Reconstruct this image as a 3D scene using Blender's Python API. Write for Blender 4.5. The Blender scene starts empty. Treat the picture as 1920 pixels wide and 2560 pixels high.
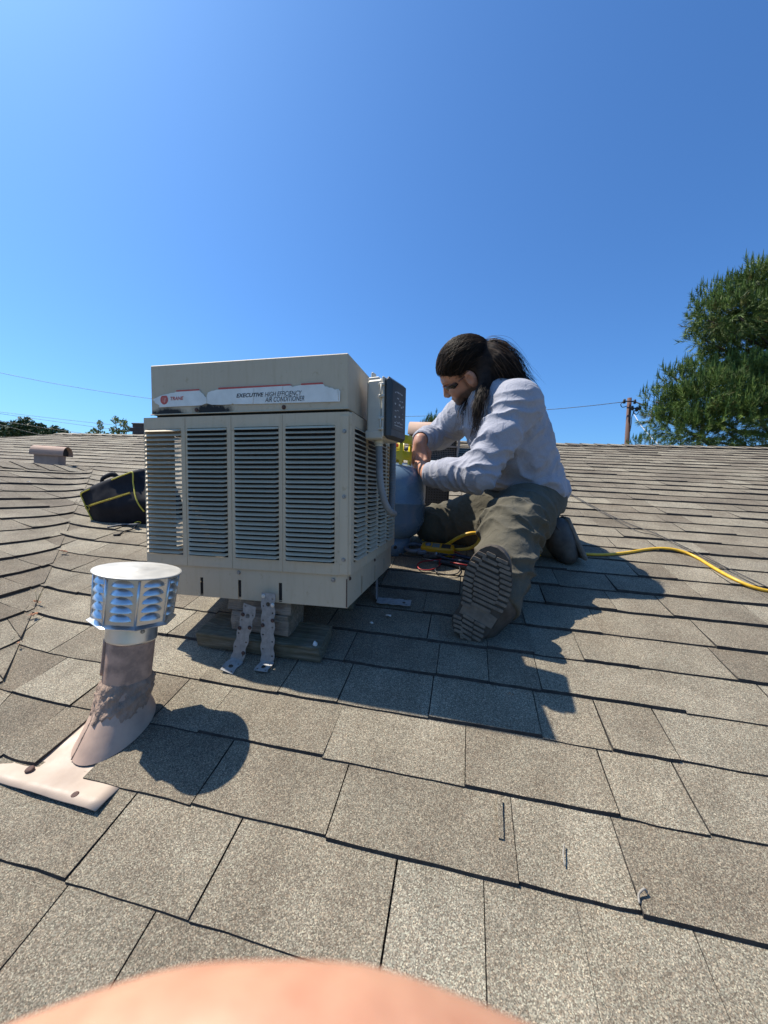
import bpy, math, random
import numpy as np
from mathutils import Matrix, Vector, Euler

# ------------------------------------------------------------------ camera, sky, sun, exposure
scene = bpy.context.scene
COL = scene.collection
random.seed(7)
CZ = 0.7014                                    # eye height of the crouching photographer above the roof below
FPX = 965.0
CR = np.array([[0.97786, 0.20188, 0.05508], [-0.06516, 0.04365, 0.99692], [-0.19886, 0.97844, -0.05584]])
cd = bpy.data.cameras.new('camera')
cam = bpy.data.objects.new('camera', cd)
COL.objects.link(cam)
scene.camera = cam
cd.sensor_fit = 'VERTICAL'
cd.sensor_height = 36.0
cd.sensor_width = 27.0
cd.lens = 36.0 * FPX / 2560.0
cd.clip_start = 0.005
cd.clip_end = 2000.0
cam.matrix_world = Matrix(((CR[0, 0], CR[1, 0], -CR[2, 0], 0), (CR[0, 1], CR[1, 1], -CR[2, 1], 0),
                           (CR[0, 2], CR[1, 2], -CR[2, 2], CZ), (0, 0, 0, 1)))
cd.dof.use_dof = True
cd.dof.focus_distance = 1.25
cd.dof.aperture_fstop = 9.0

SUN_TRAVEL = Vector((0.532, -0.092, -0.842)).normalized()
sun_el = math.asin(-SUN_TRAVEL.z)
sun_az = math.atan2(-SUN_TRAVEL.x, -SUN_TRAVEL.y)      # clockwise from +Y
world = bpy.data.worlds.new('World')
scene.world = world
world.use_nodes = True
wn, wl = world.node_tree.nodes, world.node_tree.links
wn.clear()
sky = wn.new('ShaderNodeTexSky')
sky.sky_type = 'NISHITA'
sky.sun_disc = False
sky.sun_elevation = sun_el
sky.sun_rotation = sun_az
sky.altitude = 100.0
sky.air_density = 1.0
sky.dust_density = 1.3
sky.ozone_density = 5.0
bg = wn.new('ShaderNodeBackground')
bg.inputs['Strength'].default_value = 0.086
wo = wn.new('ShaderNodeOutputWorld')
tint = wn.new('ShaderNodeMix')                  # one white balance for the whole sky
tint.data_type = 'RGBA'
tint.blend_type = 'MULTIPLY'
tint.inputs[0].default_value = 1.0
tint.inputs[7].default_value = (0.62, 1.04, 1.42, 1.0)
wl.new(sky.outputs[0], tint.inputs[6])
wl.new(tint.outputs[2], bg.inputs['Color'])
wl.new(bg.outputs[0], wo.inputs['Surface'])

sd = bpy.data.lights.new('sun', 'SUN')
sd.energy = 5.0
sd.angle = math.radians(0.53)
sd.color = (1.0, 0.93, 0.82)
sun = bpy.data.objects.new('sun', sd)
COL.objects.link(sun)
sun.rotation_euler = SUN_TRAVEL.to_track_quat('-Z', 'Y').to_euler()
sun.location = (-6, 1, 9)

scene.view_settings.view_transform = 'Standard'
scene.view_settings.look = 'None'
scene.view_settings.exposure = 0.60
scene.view_settings.gamma = 1.0
scene.view_settings.use_curve_mapping = False
scene.render.engine = 'CYCLES'
scene.cycles.use_denoising = True
scene.cycles.max_bounces = 6

# ------------------------------------------------------------------ the roof's geometry
SL = math.radians(16.2)
TS, CS, SS = math.tan(SL), math.cos(SL), math.sin(SL)
EXPO = 0.127                                    # shingle exposure
V0 = 2.906 * EXPO + 0.1957
GX, GH = -2.9, 2.551                            # cross gable: ridge x, half span
def z_main(x, y): return y * TS
def z_gable(x, y): return TS * (GH - abs(x - GX))
def smax(a, b, k):
    d = max(k - abs(a - b), 0.0) / k
    return max(a, b) + d * d * k * 0.25
def roofz(x, y): return smax(z_main(x, y), z_gable(x, y), 0.05)
NOTCH = (-0.739, -0.631)
def ridge_v(x): return 4.615 + 0.055 * x
RN = Vector((0, -SS, CS))                       # normal of the main slope
RE = Vector((0, CS, SS))                        # up the main slope
def onroof(x, y, w=0.0): return Vector((x, y, roofz(x, y))) + RN * w

def ray(px, py):
    return CR.T @ np.array([(px - 960) / FPX, -(py - 1280) / FPX, 1.0])
def at(px, py, Y):
    """the point of the place that stands Y metres up the roof on the sight line of a photo point"""
    d = ray(px, py)
    return Vector((d * (Y / d[1]) + np.array([0, 0, CZ])).tolist())
def rf(px, py, w=0.0):
    """the point of the main slope on the sight line of a photo point, w above the shingles"""
    d = ray(px, py)
    n = np.array([0, -SS, CS])
    t = -(CZ * CS - w) / (d @ n)
    return Vector((d * t + np.array([0, 0, CZ])).tolist())
def pix(P):
    q = CR @ (np.array(P) - np.array([0, 0, CZ]))
    if q[2] < 0.02: return None
    return 960 + FPX * q[0] / q[2], 1280 - FPX * q[1] / q[2], q[2]

# ------------------------------------------------------------------ object helpers
def link(o, parent=None):
    COL.objects.link(o)
    if parent is not None:
        o.parent = parent
    return o
def tag(o, label, cat, group=None):
    o['label'] = label
    o['category'] = cat
    if group: o['group'] = group
    return o
def empty(name, loc=(0, 0, 0), rot=(0, 0, 0)):
    o = bpy.data.objects.new(name, None)
    o.empty_display_size = 0.05
    COL.objects.link(o)
    o.location = loc
    o.rotation_euler = rot
    return o
def mesh(name, verts, faces, mat, parent=None, smooth=False, mats=None, fmat=None):
    me = bpy.data.meshes.new(name)
    me.from_pydata([tuple(v) for v in verts], [], [tuple(f) for f in faces])
    for m in (mats or [mat]): me.materials.append(m)
    if fmat is not None: me.polygons.foreach_set('material_index', fmat)
    if smooth: me.polygons.foreach_set('use_smooth', [True] * len(me.polygons))
    me.update()
    return link(bpy.data.objects.new(name, me), parent)

class MB:
    """collects shapes; build() links them as one mesh object"""
    def __init__(s): s.v, s.f, s.sm = [], [], []
    def add(s, v, f, sm=False):
        o = len(s.v)
        s.v += [Vector(p) for p in v]
        s.f += [tuple(i + o for i in q) for q in f]
        s.sm += [sm] * len(f)
        return s
    def box(s, c, d, M=None, bev=0.0):
        hx, hy, hz = d[0] / 2, d[1] / 2, d[2] / 2
        b = min(bev, hx * .9, hy * .9, hz * .9)
        if b <= 0:
            v = [(x, y, z) for z in (-hz, hz) for y in (-hy, hy) for x in (-hx, hx)]
            f = [(0, 2, 3, 1), (4, 5, 7, 6), (0, 1, 5, 4), (2, 6, 7, 3), (0, 4, 6, 2), (1, 3, 7, 5)]
        else:
            v, idx = [], {}
            for sx in (-1, 1):
                for sy in (-1, 1):
                    for sz in (-1, 1):
                        for a in range(3):
                            p = [sx * (hx - b), sy * (hy - b), sz * (hz - b)]
                            p[a] = (sx, sy, sz)[a] * (hx, hy, hz)[a]
                            idx[sx, sy, sz, a] = len(v); v.append(p)
            f = []
            S = (-1, 1)
            for a in range(3):
                b_, c_ = [(1, 2), (2, 0), (0, 1)][a]
                for sg in S:
                    q = []
                    for (u, w) in ((-1, -1), (1, -1), (1, 1), (-1, 1)):
                        k = [0, 0, 0]; k[a] = sg; k[b_] = u; k[c_] = w
                        q.append(idx[k[0], k[1], k[2], a])
                    f.append(q if sg > 0 else q[::-1])
            for a in range(3):
                b_, c_ = [(1, 2), (2, 0), (0, 1)][a]
                for u in S:
                    for w in S:
                        k0 = [0, 0, 0]; k0[b_] = u; k0[c_] = w; k0[a] = -1
                        k1 = list(k0); k1[a] = 1
                        q = [idx[(*k0, b_)], idx[(*k1, b_)], idx[(*k1, c_)], idx[(*k0, c_)]]
                        f.append(q if u * w < 0 else q[::-1])
            for sx in S:
                for sy in S:
                    for sz in S:
                        q = [idx[sx, sy, sz, 0], idx[sx, sy, sz, 1], idx[sx, sy, sz, 2]]
                        f.append(q if sx * sy * sz > 0 else q[::-1])
        c = Vector(c)
        v = [(M @ Vector(p) if M is not None else Vector(p)) + c for p in v]
        return s.add(v, f)
    def tube(s, pts, r, n=8, caps=True, flat=1.0):
        pts = [Vector(p) for p in pts]
        N = len(pts)
        rs = r if isinstance(r, (list, tuple)) else [r] * N
        v, f = [], []
        up = Vector((0.123, 0.21, 0.97))
        t0 = (pts[1] - pts[0]).normalized()
        u = t0.cross(up)
        if u.length < 1e-3: u = t0.cross(Vector((1, 0, 0)))
        u.normalize()
        for i in range(N):
            t = (pts[min(i + 1, N - 1)] - pts[max(i - 1, 0)])
            t = t.normalized() if t.length > 1e-9 else t0
            u = (u - t * u.dot(t))
            u.normalize()
            w = t.cross(u)
            for k in range(n):
                a = 2 * math.pi * k / n
                v.append(pts[i] + (u * math.cos(a) + w * math.sin(a) * flat) * rs[i])
        for i in range(N - 1):
            for k in range(n):
                k2 = (k + 1) % n
                f.append((i * n + k, i * n + k2, (i + 1) * n + k2, (i + 1) * n + k))
        s.add(v, f, True)
        if caps:
            o = len(s.v) - len(v)
            s.f += [tuple(o + k for k in range(n))[::-1], tuple(o + (N - 1) * n + k for k in range(n))]
            s.sm += [False, False]
        return s
    def lathe(s, prof, n=32, M=None, c=(0, 0, 0), a0=0.0, a1=2 * math.pi, smooth=True):
        full = abs(a1 - a0 - 2 * math.pi) < 1e-6
        m = n if full else n + 1
        v, f = [], []
        for (r, z) in prof:
            for k in range(m):
                a = a0 + (a1 - a0) * k / n
                p = Vector((r * math.cos(a), r * math.sin(a), z))
                v.append((M @ p if M is not None else p) + Vector(c))
        for i in range(len(prof) - 1):
            for k in range(n):
                k2 = (k + 1) % m
                f.append((i * m + k, i * m + k2, (i + 1) * m + k2, (i + 1) * m + k))
        return s.add(v, f, smooth)
    def prism(s, poly, th, M=None, c=(0, 0, 0), smooth=False):
        """2-D outline (x, z) extruded along y from 0 to th"""
        n = len(poly)
        v = [Vector((p[0], 0, p[1])) for p in poly] + [Vector((p[0], th, p[1])) for p in poly]
        f = [tuple(range(n)), tuple(range(2 * n - 1, n - 1, -1))]
        f += [(i, i + n, (i + 1) % n + n, (i + 1) % n) for i in range(n)]
        v = [(M @ p if M is not None else p) + Vector(c) for p in v]
        return s.add(v, f, smooth)
    def sheet(s, xs, zs, holes, th, M=None, c=(0, 0, 0)):
        """plate in x-z (front face at y = 0, back at y = th) with rectangular holes"""
        nx, nz = len(xs), len(zs)
        solid = {}
        for i in range(nx - 1):
            for j in range(nz - 1):
                mx, mz = (xs[i] + xs[i + 1]) / 2, (zs[j] + zs[j + 1]) / 2
                solid[i, j] = not any(a < mx < b and p < mz < q for a, b, p, q in holes)
        vid = {}
        v, f = [], []
        def g(i, j, k):
            if (i, j, k) not in vid:
                vid[i, j, k] = len(v); v.append(Vector((xs[i], th * k, zs[j])))
            return vid[i, j, k]
        for (i, j), ok in solid.items():
            if not ok: continue
            f.append((g(i, j, 0), g(i + 1, j, 0), g(i + 1, j + 1, 0), g(i, j + 1, 0)))
            f.append((g(i, j, 1), g(i, j + 1, 1), g(i + 1, j + 1, 1), g(i + 1, j, 1)))
            if not solid.get((i - 1, j)): f.append((g(i, j, 0), g(i, j + 1, 0), g(i, j + 1, 1), g(i, j, 1)))
            if not solid.get((i + 1, j)): f.append((g(i + 1, j, 0), g(i + 1, j, 1), g(i + 1, j + 1, 1), g(i + 1, j + 1, 0)))
            if not solid.get((i, j - 1)): f.append((g(i, j, 0), g(i, j, 1), g(i + 1, j, 1), g(i + 1, j, 0)))
            if not solid.get((i, j + 1)): f.append((g(i, j + 1, 0), g(i + 1, j + 1, 0), g(i + 1, j + 1, 1), g(i, j + 1, 1)))
        v = [(M @ p if M is not None else p) + Vector(c) for p in v]
        return s.add(v, f)
    def build(s, name, mat, parent=None, smooth=None):
        o = mesh(name, s.v, s.f, mat, parent)
        if smooth is None: o.data.polygons.foreach_set('use_smooth', s.sm)
        else: o.data.polygons.foreach_set('use_smooth', [smooth] * len(s.f))
        return o

def spline(pts, n=8):
    """Catmull-Rom through the points"""
    pts = [Vector(p) for p in pts]
    P = [pts[0] * 2 - pts[1]] + pts + [pts[-1] * 2 - pts[-2]]
    out = []
    for i in range(1, len(P) - 2):
        for k in range(n):
            t = k / n
            a, b, c, d = P[i - 1], P[i], P[i + 1], P[i + 2]
            out.append(0.5 * ((2 * b) + (c - a) * t + (2 * a - 5 * b + 4 * c - d) * t * t + (3 * b - a - 3 * c + d) * t ** 3))
    out.append(pts[-1])
    return out

# ------------------------------------------------------------------ materials
def new_mat(name):
    m = bpy.data.materials.new(name)
    m.use_nodes = True
    return m, m.node_tree.nodes, m.node_tree.links, m.node_tree.nodes['Principled BSDF']
def ramp(N, stops, interp='LINEAR'):
    r = N.new('ShaderNodeValToRGB')
    r.color_ramp.interpolation = interp
    el = r.color_ramp.elements
    while len(el) < len(stops): el.new(0.5)
    for e, (p, c) in zip(el, stops):
        e.position = p
        e.color = (*c, 1) if len(c) == 3 else c
    return r
def noise(N, L, vec, scale, detail=4, rough=0.55, dist=0.0):
    n = N.new('ShaderNodeTexNoise')
    n.inputs['Scale'].default_value = scale
    n.inputs['Detail'].default_value = detail
    n.inputs['Roughness'].default_value = rough
    n.inputs['Distortion'].default_value = dist
    if vec is not None: L.new(vec, n.inputs['Vector'])
    return n
def coords(N, L, kind='Object', scale=None):
    t = N.new('ShaderNodeTexCoord')
    o = t.outputs[kind]
    if scale:
        mp = N.new('ShaderNodeMapping')
        mp.inputs['Scale'].default_value = scale
        L.new(o, mp.inputs['Vector'])
        o = mp.outputs[0]
    return o
def mixc(N, L, fac, a, b, mode='MIX'):
    m = N.new('ShaderNodeMix')
    m.data_type = 'RGBA'
    m.blend_type = mode
    if isinstance(fac, (int, float)): m.inputs[0].default_value = fac
    else: L.new(fac, m.inputs[0])
    for sock, x in ((m.inputs[6], a), (m.inputs[7], b)):
        if isinstance(x, tuple): sock.default_value = (*x, 1)
        else: L.new(x, sock)
    return m.outputs[2]
def bump(N, L, h, strength, dist=0.002, chain=None):
    b = N.new('ShaderNodeBump')
    b.inputs['Strength'].default_value = strength
    b.inputs['Distance'].default_value = dist
    L.new(h, b.inputs['Height'])
    if chain is not None: L.new(chain, b.inputs['Normal'])
    return b.outputs[0]
def simple(name, ca, cb=None, rough=0.5, metal=0.0, scale=8.0, bscale=0.0, bstr=0.0, bdist=0.001, stretch=None, spec=0.5, lo=0.35, hi=0.65, rvar=0.0, sheen=0.0):
    m, N, L, B = new_mat(name)
    vec = coords(N, L, 'Object', stretch)
    if cb is None: cb = tuple(c * 0.8 for c in ca)
    n = noise(N, L, vec, scale, 5, 0.6)
    r = ramp(N, [(lo, ca), (hi, cb)])
    L.new(n.outputs[0], r.inputs[0])
    L.new(r.outputs[0], B.inputs['Base Color'])
    B.inputs['Roughness'].default_value = rough
    B.inputs['Metallic'].default_value = metal
    B.inputs['Specular IOR Level'].default_value = spec
    if sheen: B.inputs['Sheen Weight'].default_value = sheen
    if rvar:
        n3 = noise(N, L, vec, scale * 2.3, 3)
        rr = ramp(N, [(0.3, (rough - rvar,) * 3), (0.7, (rough + rvar,) * 3)])
        L.new(n3.outputs[0], rr.inputs[0])
        L.new(rr.outputs[0], B.inputs['Roughness'])
    if bscale:
        n2 = noise(N, L, vec, bscale, 3)
        L.new(bump(N, L, n2.outputs[0], bstr, bdist), B.inputs['Normal'])
    return m

def shingle_mat():
    m, N, L, B = new_mat('mineral_granules')
    g = N.new('ShaderNodeNewGeometry')
    pos = g.outputs['Position']
    a = N.new('ShaderNodeAttribute'); a.attribute_name = 'tone'
    # granule blend of this tab: warm brown grey to pale grey
    base = ramp(N, [(0.0, (0.140, 0.118, 0.090)), (0.35, (0.180, 0.157, 0.122)), (0.65, (0.222, 0.199, 0.157)), (1.0, (0.275, 0.252, 0.203))])
    pn = noise(N, L, pos, 9.0, 3, 0.5, 0.3)
    pm = N.new('ShaderNodeMath'); pm.operation = 'MULTIPLY_ADD'
    L.new(pn.outputs[0], pm.inputs[0]); pm.inputs[1].default_value = 1.1; pm.inputs[2].default_value = -0.55
    pa = N.new('ShaderNodeMath'); pa.operation = 'ADD'; L.new(pm.outputs[0], pa.inputs[0]); L.new(a.outputs['Fac'], pa.inputs[1])
    L.new(pa.outputs[0], base.inputs[0])
    big = noise(N, L, pos, 5.0, 4, 0.6)
    bigr = ramp(N, [(0.3, (0.84, 0.84, 0.83)), (0.7, (1.12, 1.11, 1.09))])
    L.new(big.outputs[0], bigr.inputs[0])
    c1 = mixc(N, L, 1.0, base.outputs[0], bigr.outputs[0], 'MULTIPLY')
    vo = N.new('ShaderNodeTexVoronoi'); vo.inputs['Scale'].default_value = 760.0
    L.new(pos, vo.inputs['Vector'])
    sep = N.new('ShaderNodeSeparateColor'); L.new(vo.outputs['Color'], sep.inputs[0])
    gr = ramp(N, [(0.0, (0.38, 0.36, 0.34)), (0.30, (0.68, 0.64, 0.60)), (0.62, (1.0, 0.98, 0.95)), (0.86, (1.40, 1.38, 1.33)), (1.0, (2.0, 2.0, 1.9))])
    L.new(sep.outputs[0], gr.inputs[0])
    c2 = mixc(N, L, 1.0, c1, gr.outputs[0], 'MULTIPLY')
    hue = ramp(N, [(0.0, (1.10, 0.96, 0.86)), (0.5, (1.0, 1.0, 1.0)), (1.0, (0.93, 1.02, 1.0))])
    L.new(sep.outputs[1], hue.inputs[0])
    c3 = mixc(N, L, 0.8, c2, hue.outputs[0], 'MULTIPLY')
    st = noise(N, L, pos, 1.7, 6, 0.7, 0.4)
    str_ = ramp(N, [(0.30, (0.84, 0.83, 0.81)), (0.52, (1.0, 1.0, 1.0)), (0.75, (1.07, 1.06, 1.03))])
    L.new(st.outputs[0], str_.inputs[0])
    c3 = mixc(N, L, 1.0, c3, str_.outputs[0], 'MULTIPLY')
    gl = noise(N, L, pos, 34.0, 4, 0.65)
    glr = ramp(N, [(0.66, (1, 1, 1)), (0.74, (0.55, 0.52, 0.50))])
    L.new(gl.outputs[0], glr.inputs[0])
    c3 = mixc(N, L, 0.8, c3, glr.outputs[0], 'MULTIPLY')
    L.new(c3, B.inputs['Base Color'])
    B.inputs['Roughness'].default_value = 0.85
    B.inputs['Specular IOR Level'].default_value = 0.35
    fine = noise(N, L, pos, 520.0, 2, 0.6)
    b1 = bump(N, L, fine.outputs[0], 0.75, 0.0022)
    sp = noise(N, L, pos, 26.0, 3)
    b2 = bump(N, L, sp.outputs[0], 0.25, 0.006, b1)
    L.new(b2, B.inputs['Normal'])
    return m
M_SHINGLE = shingle_mat()
M_EDGE = simple('asphalt_edge', (0.022, 0.020, 0.019), (0.05, 0.046, 0.042), 0.9, scale=60, bscale=120, bstr=0.4)

# ------------------------------------------------------------------ ground and roof
def build_ground():
    m, N, L, B = new_mat('dry_lawn_and_soil')
    p = coords(N, L, 'Object')
    n = noise(N, L, p, 0.08, 6, 0.6)
    r = ramp(N, [(0.35, (0.06, 0.08, 0.03)), (0.55, (0.12, 0.11, 0.06)), (0.7, (0.17, 0.14, 0.10))])
    L.new(n.outputs[0], r.inputs[0]); L.new(r.outputs[0], B.inputs['Base Color'])
    B.inputs['Roughness'].default_value = 0.95
    v, f, n_ = [], [], 24
    for j in range(n_ + 1):
        for i in range(n_ + 1):
            v.append((-600 + 1200 * i / n_, -600 + 1200 * j / n_, -3.3))
    for j in range(n_):
        for i in range(n_):
            k = j * (n_ + 1) + i
            f.append((k, k + 1, k + n_ + 2, k + n_ + 1))
    o = mesh('ground', v, f, m)
    o['kind'] = 'structure'
build_ground()

def tab_piece(corners, t, tone, rnd, zfun, nu=5, back=0.0004):
    """one shingle tab: corners (x, y) = lower a, lower b, upper b, upper a; t = butt thickness.
    returns verts, faces, material index per face"""
    la, lb, ub, ua = [Vector(c) for c in corners]
    v, f, fm = [], [], []
    curl = rnd.uniform(0, 0.0016)
    rows = []
    for ri, (pa, pb, w) in enumerate(((la, lb, t), (la.lerp(ua, .45), lb.lerp(ub, .45), t * 0.55), (ua, ub, 0.0012))):
        row = []
        for k in range(nu + 1):
            q = pa.lerp(pb, k / nu)
            ww = w
            if ri == 0:
                q = q + (la - ua).normalized() * rnd.uniform(-0.0011, 0.0011) if (la - ua).length > 1e-6 else q
                ww += curl * (abs(k / nu - .5) * 2) ** 2 + rnd.uniform(-0.0004, 0.0004)
            row.append(len(v)); v.append(Vector((q.x, q.y, zfun(q.x, q.y) + ww / CS)))
        rows.append(row)
    for r0, r1 in zip(rows, rows[1:]):
        for k in range(nu):
            f.append((r0[k], r0[k + 1], r1[k + 1], r1[k])); fm.append(0)
    low = []
    for k in range(nu + 1):
        p = v[rows[0][k]]
        low.append(len(v)); v.append(Vector((p.x, p.y, zfun(p.x, p.y) - back)))
    for k in range(nu):
        f.append((low[k], low[k + 1], rows[0][k + 1], rows[0][k])); fm.append(1)
    for side in (0, nu):                           # side faces of the tab
        mid, up = v[rows[1][side]], v[rows[2][side]]
        i1 = len(v); v.append(Vector((mid.x, mid.y, zfun(mid.x, mid.y) - back)))
        i2 = len(v); v.append(Vector((up.x, up.y, zfun(up.x, up.y) - back)))
        a = (low[side], rows[0][side], rows[1][side], i1)
        b = (i1, rows[1][side], rows[2][side], i2)
        if side: a, b = a[::-1], b[::-1]
        f += [a, b]; fm += [1, 1]
    return v, f, fm

def shingle_object(name, v, f, fm, tones, parent):
    o = mesh(name, v, f, None, parent, mats=[M_SHINGLE, M_EDGE], fmat=fm)
    at_ = o.data.attributes.new('tone', 'FLOAT', 'POINT')
    at_.data.foreach_set('value', tones)
    return o

def widths(rnd, a, b):
    """tab boundaries along a course with the kind of joint at each"""
    x = a - rnd.uniform(0, .2)
    out = []
    while x < b:
        w = rnd.choice((.12, .15, .17, .19, .21, .24, .27)) * rnd.uniform(.93, 1.07)
        out.append((x, x + w))
        x += w
    return out

def build_roof():
    rnd = random.Random(11)
    # ---- main slope
    def deck(name, poly, zf, off=-0.004, n=1):
        return mesh(name, [(x, y, zf(x, y) + off) for x, y in poly], [tuple(range(len(poly)))], M_EDGE)
    roof = deck('roof', [(-8, -3.6), (9, -3.6), (9, ridge_v(9) * CS), (-5.17, ridge_v(-5.17) * CS), (-8, ridge_v(-5.17) * CS - 2.83)], z_main, -0.012)
    roof['kind'] = 'structure'
    # back slope beyond the ridge and gable boards carry the house below
    bz = [(-5.17, ridge_v(-5.17) * CS), (9, ridge_v(9) * CS)]
    mesh('back_slope', [(bz[0][0], bz[0][1], bz[0][1] * TS - .012), (bz[1][0], bz[1][1], bz[1][1] * TS - .012),
                        (9, bz[1][1] + 5, bz[1][1] * TS - 5 * TS), (-8, bz[0][1] + 5, bz[0][1] * TS - 5 * TS), (-8, bz[0][1] - 2.83, (bz[0][1] - 2.83) * TS - .012)], [(0, 1, 2, 3), (0, 3, 4)], M_EDGE, roof)
    pieces = []
    def main_ok(x, y):
        if x > GX: return x >= GX + GH - y - 0.012
        return x <= y + GX - GH + .02
    i = -30
    while True:
        v0 = V0 + i * EXPO
        if v0 > 4.95: break
        y0, y1 = v0 * CS, (v0 + EXPO + 0.014) * CS
        xl = max(-2.4 - 0.9 * abs(y0), -7.5) if y0 < 2.3 else -7.5
        spans = widths(rnd, xl, 2.4 + 0.95 * abs(y0))
        if i == 0:                                           # cut round the flashing of the vent pipe
            spans = [q for a, b in spans for q in ((a, min(b, NOTCH[0])), (max(a, NOTCH[1]), b)) if q[1] - q[0] > .004 and (a < NOTCH[0] or b > NOTCH[1])]
            spans = [q for k, q in enumerate(spans) if q not in spans[:k]]
            spans = [q for q in spans if not any(o is not q and o[0] <= q[0] and q[1] <= o[1] for o in spans)]
        for a, b in spans:
            tone = min(1, max(0, rnd.gauss(.52, .19)))
            raised = rnd.random() < .48
            t = rnd.uniform(.0088, .0112) if raised else rnd.uniform(.0056, .0072)
            t *= min(1.0, .60 + .32 * max(y0 - .2, 0))
            gap = rnd.random()
            g = rnd.uniform(.0010, .0018) if gap < (.82 if a < -.05 else .58) else 0.0003
            a_, b_ = a + g, b - g
            right = (a + b) / 2 > GX
            def lim(x, y, right=right):
                if right:
                    x = max(x, GX + GH - y - .012) if y < GH + .012 else x
                elif y < GH:
                    x = min(x, y + GX - GH + .02)
                return max(x, -5.17 - (4.16 - y)) if y < 4.16 else max(x, -5.17)
            yj = rnd.uniform(-.0022, .0022)
            top = min(y1, 9)
            cs = []
            for x, y in ((a_, y0 + yj), (b_, y0 + yj), (b_, top), (a_, top)):
                yr = (ridge_v(x)) * CS
                y = min(y, yr)
                cs.append((lim(x, y), y))
            wl_, wu_ = cs[1][0] - cs[0][0], cs[2][0] - cs[3][0]
            if cs[2][1] - cs[1][1] < .01 or cs[3][1] - cs[0][1] < .01 or max(wl_, wu_) < .012: continue
            if min(wl_, wu_) < 0.0008:                       # a sliver cut by the valley
                m = .0008
                if wl_ < m: cs[1] = (cs[0][0] + m, cs[1][1])
                if wu_ < m: cs[2] = (cs[3][0] + m, cs[2][1])
            pieces.append((cs, t, tone))
        i += 1
    def screen_size(cs, zf):
        q = [pix((x, y, zf(x, y))) for x, y in cs]
        if any(p is None for p in q): return 0
        cx, cy = sum(p[0] for p in q) / 4, sum(p[1] for p in q) / 4
        if not (-120 < cx < 2040 and 900 < cy < 2720): return 0
        A = 0
        for k in range(4): A += q[k][0] * q[(k + 1) % 4][1] - q[(k + 1) % 4][0] * q[k][1]
        return abs(A) / 2
    def emit(parent, pieces, zf):
        order = sorted(pieces, key=lambda p: -screen_size(p[0], zf))
        V, F, FM, T = [], [], [], []
        for k, (cs, t, tone) in enumerate(order):
            near = k < 300 and screen_size(cs, zf) > 60
            v, f, fm = tab_piece(cs, t, tone, rnd, zf, 5 if near else 2)
            if near:
                shingle_object('shingle', v, f, fm, [tone] * len(v), parent)
            else:
                o = len(V)
                V += v; F += [tuple(i + o for i in q) for q in f]; FM += fm; T += [tone] * len(v)
        o = shingle_object('far_shingles', V, F, FM, T, parent)
        o['kind'] = 'stuff'
    emit(roof, pieces, roofz)
    # ridge caps
    x = -5.2
    k = 0
    while x < 7.0:
        w = rnd.uniform(.13, .15)
        yr, zr = ridge_v(x) * CS, ridge_v(x) * SS
        tone = min(1, max(0, rnd.gauss(.62, .2)))
        v, f = [], []
        for xx, dz in ((x, .010), (x + w + .02, .004)):
            for dy, dd in ((-.13, -.13 * TS), (-.06, -.06 * TS), (0, -.004), (.06, -.06 * TS), (.13, -.13 * TS)):
                v.append((xx, yr + dy + .055 * CS * (xx - x), zr + dd + dz + .010))
        for c in range(4): f.append((c, c + 5, c + 6, c + 1)[::-1] if False else (c, c + 5, c + 6, c + 1))
        n0 = len(v)
        for c in range(5): v.append((v[c][0], v[c][1], v[c][2] - .008))
        for c in range(4): f.append((c, c + 1, n0 + c + 1, n0 + c))
        for c in (0,): 
            n1 = len(v); v.append((v[5][0], v[5][1], v[5][2] - .008))
            f.append((0, n0, n1, 5))
        shingle_object('ridge_cap', v, f, [0] * 4 + [1] * 5, [tone] * len(v), roof)
        x += w
    # ---- cross gable on the left
    cg = mesh('cross_gable_roof', [(GX + GH + 1.6, -1.5, -.012 - TS * 1.6), (GX, -1.5, GH * TS - .012), (GX, GH, GH * TS - .012), (GX + GH, 0, -.012),
                                   (GX - GH, -1.5, -.012), (GX - GH, 0, -.012)],
              [(0, 3, 2, 1), (1, 2, 5, 4)], M_EDGE)
    cg['kind'] = 'structure'
    pieces = []
    for i in range(-3, 21):
        v0 = V0 + i * EXPO
        v1 = v0 + EXPO + .014
        x0, x1 = GX + GH - v0 * CS, GX + GH - v1 * CS
        if x0 < GX + .03: break
        x1 = max(x1, GX)
        for a, b in widths(rnd, -.6, 2.7):
            tone = min(1, max(0, rnd.gauss(.42, .2)))
            t = rnd.uniform(.0085, .011) if rnd.random() < .55 else rnd.uniform(.0055, .0075)
            g = 0.0016 if rnd.random() < .6 else .00025
            def lim(y, x): return min(y, GX + GH - x + .014)
            xj = rnd.uniform(-.002, .002)
            cs = []
            for x, y in ((x0 + xj, b - g), (x0 + xj, a + g), (x1, a + g), (x1, b - g)):
                cs.append((x, lim(y, x)))
            cs = [cs[1], cs[0], cs[3], cs[2]]
            wl_, wu_ = cs[1][1] - cs[0][1], cs[2][1] - cs[3][1]
            if max(wl_, wu_) < .012: continue
            if wl_ < .0008: cs[1] = (cs[1][0], cs[0][1] + .0008)
            if wu_ < .0008: cs[2] = (cs[2][0], cs[3][1] + .0008)
            pieces.append((cs, t, tone))
    emit(cg, pieces, lambda x, y: roofz(x, y) + .0015)
    # its ridge caps
    y = -.4
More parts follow.
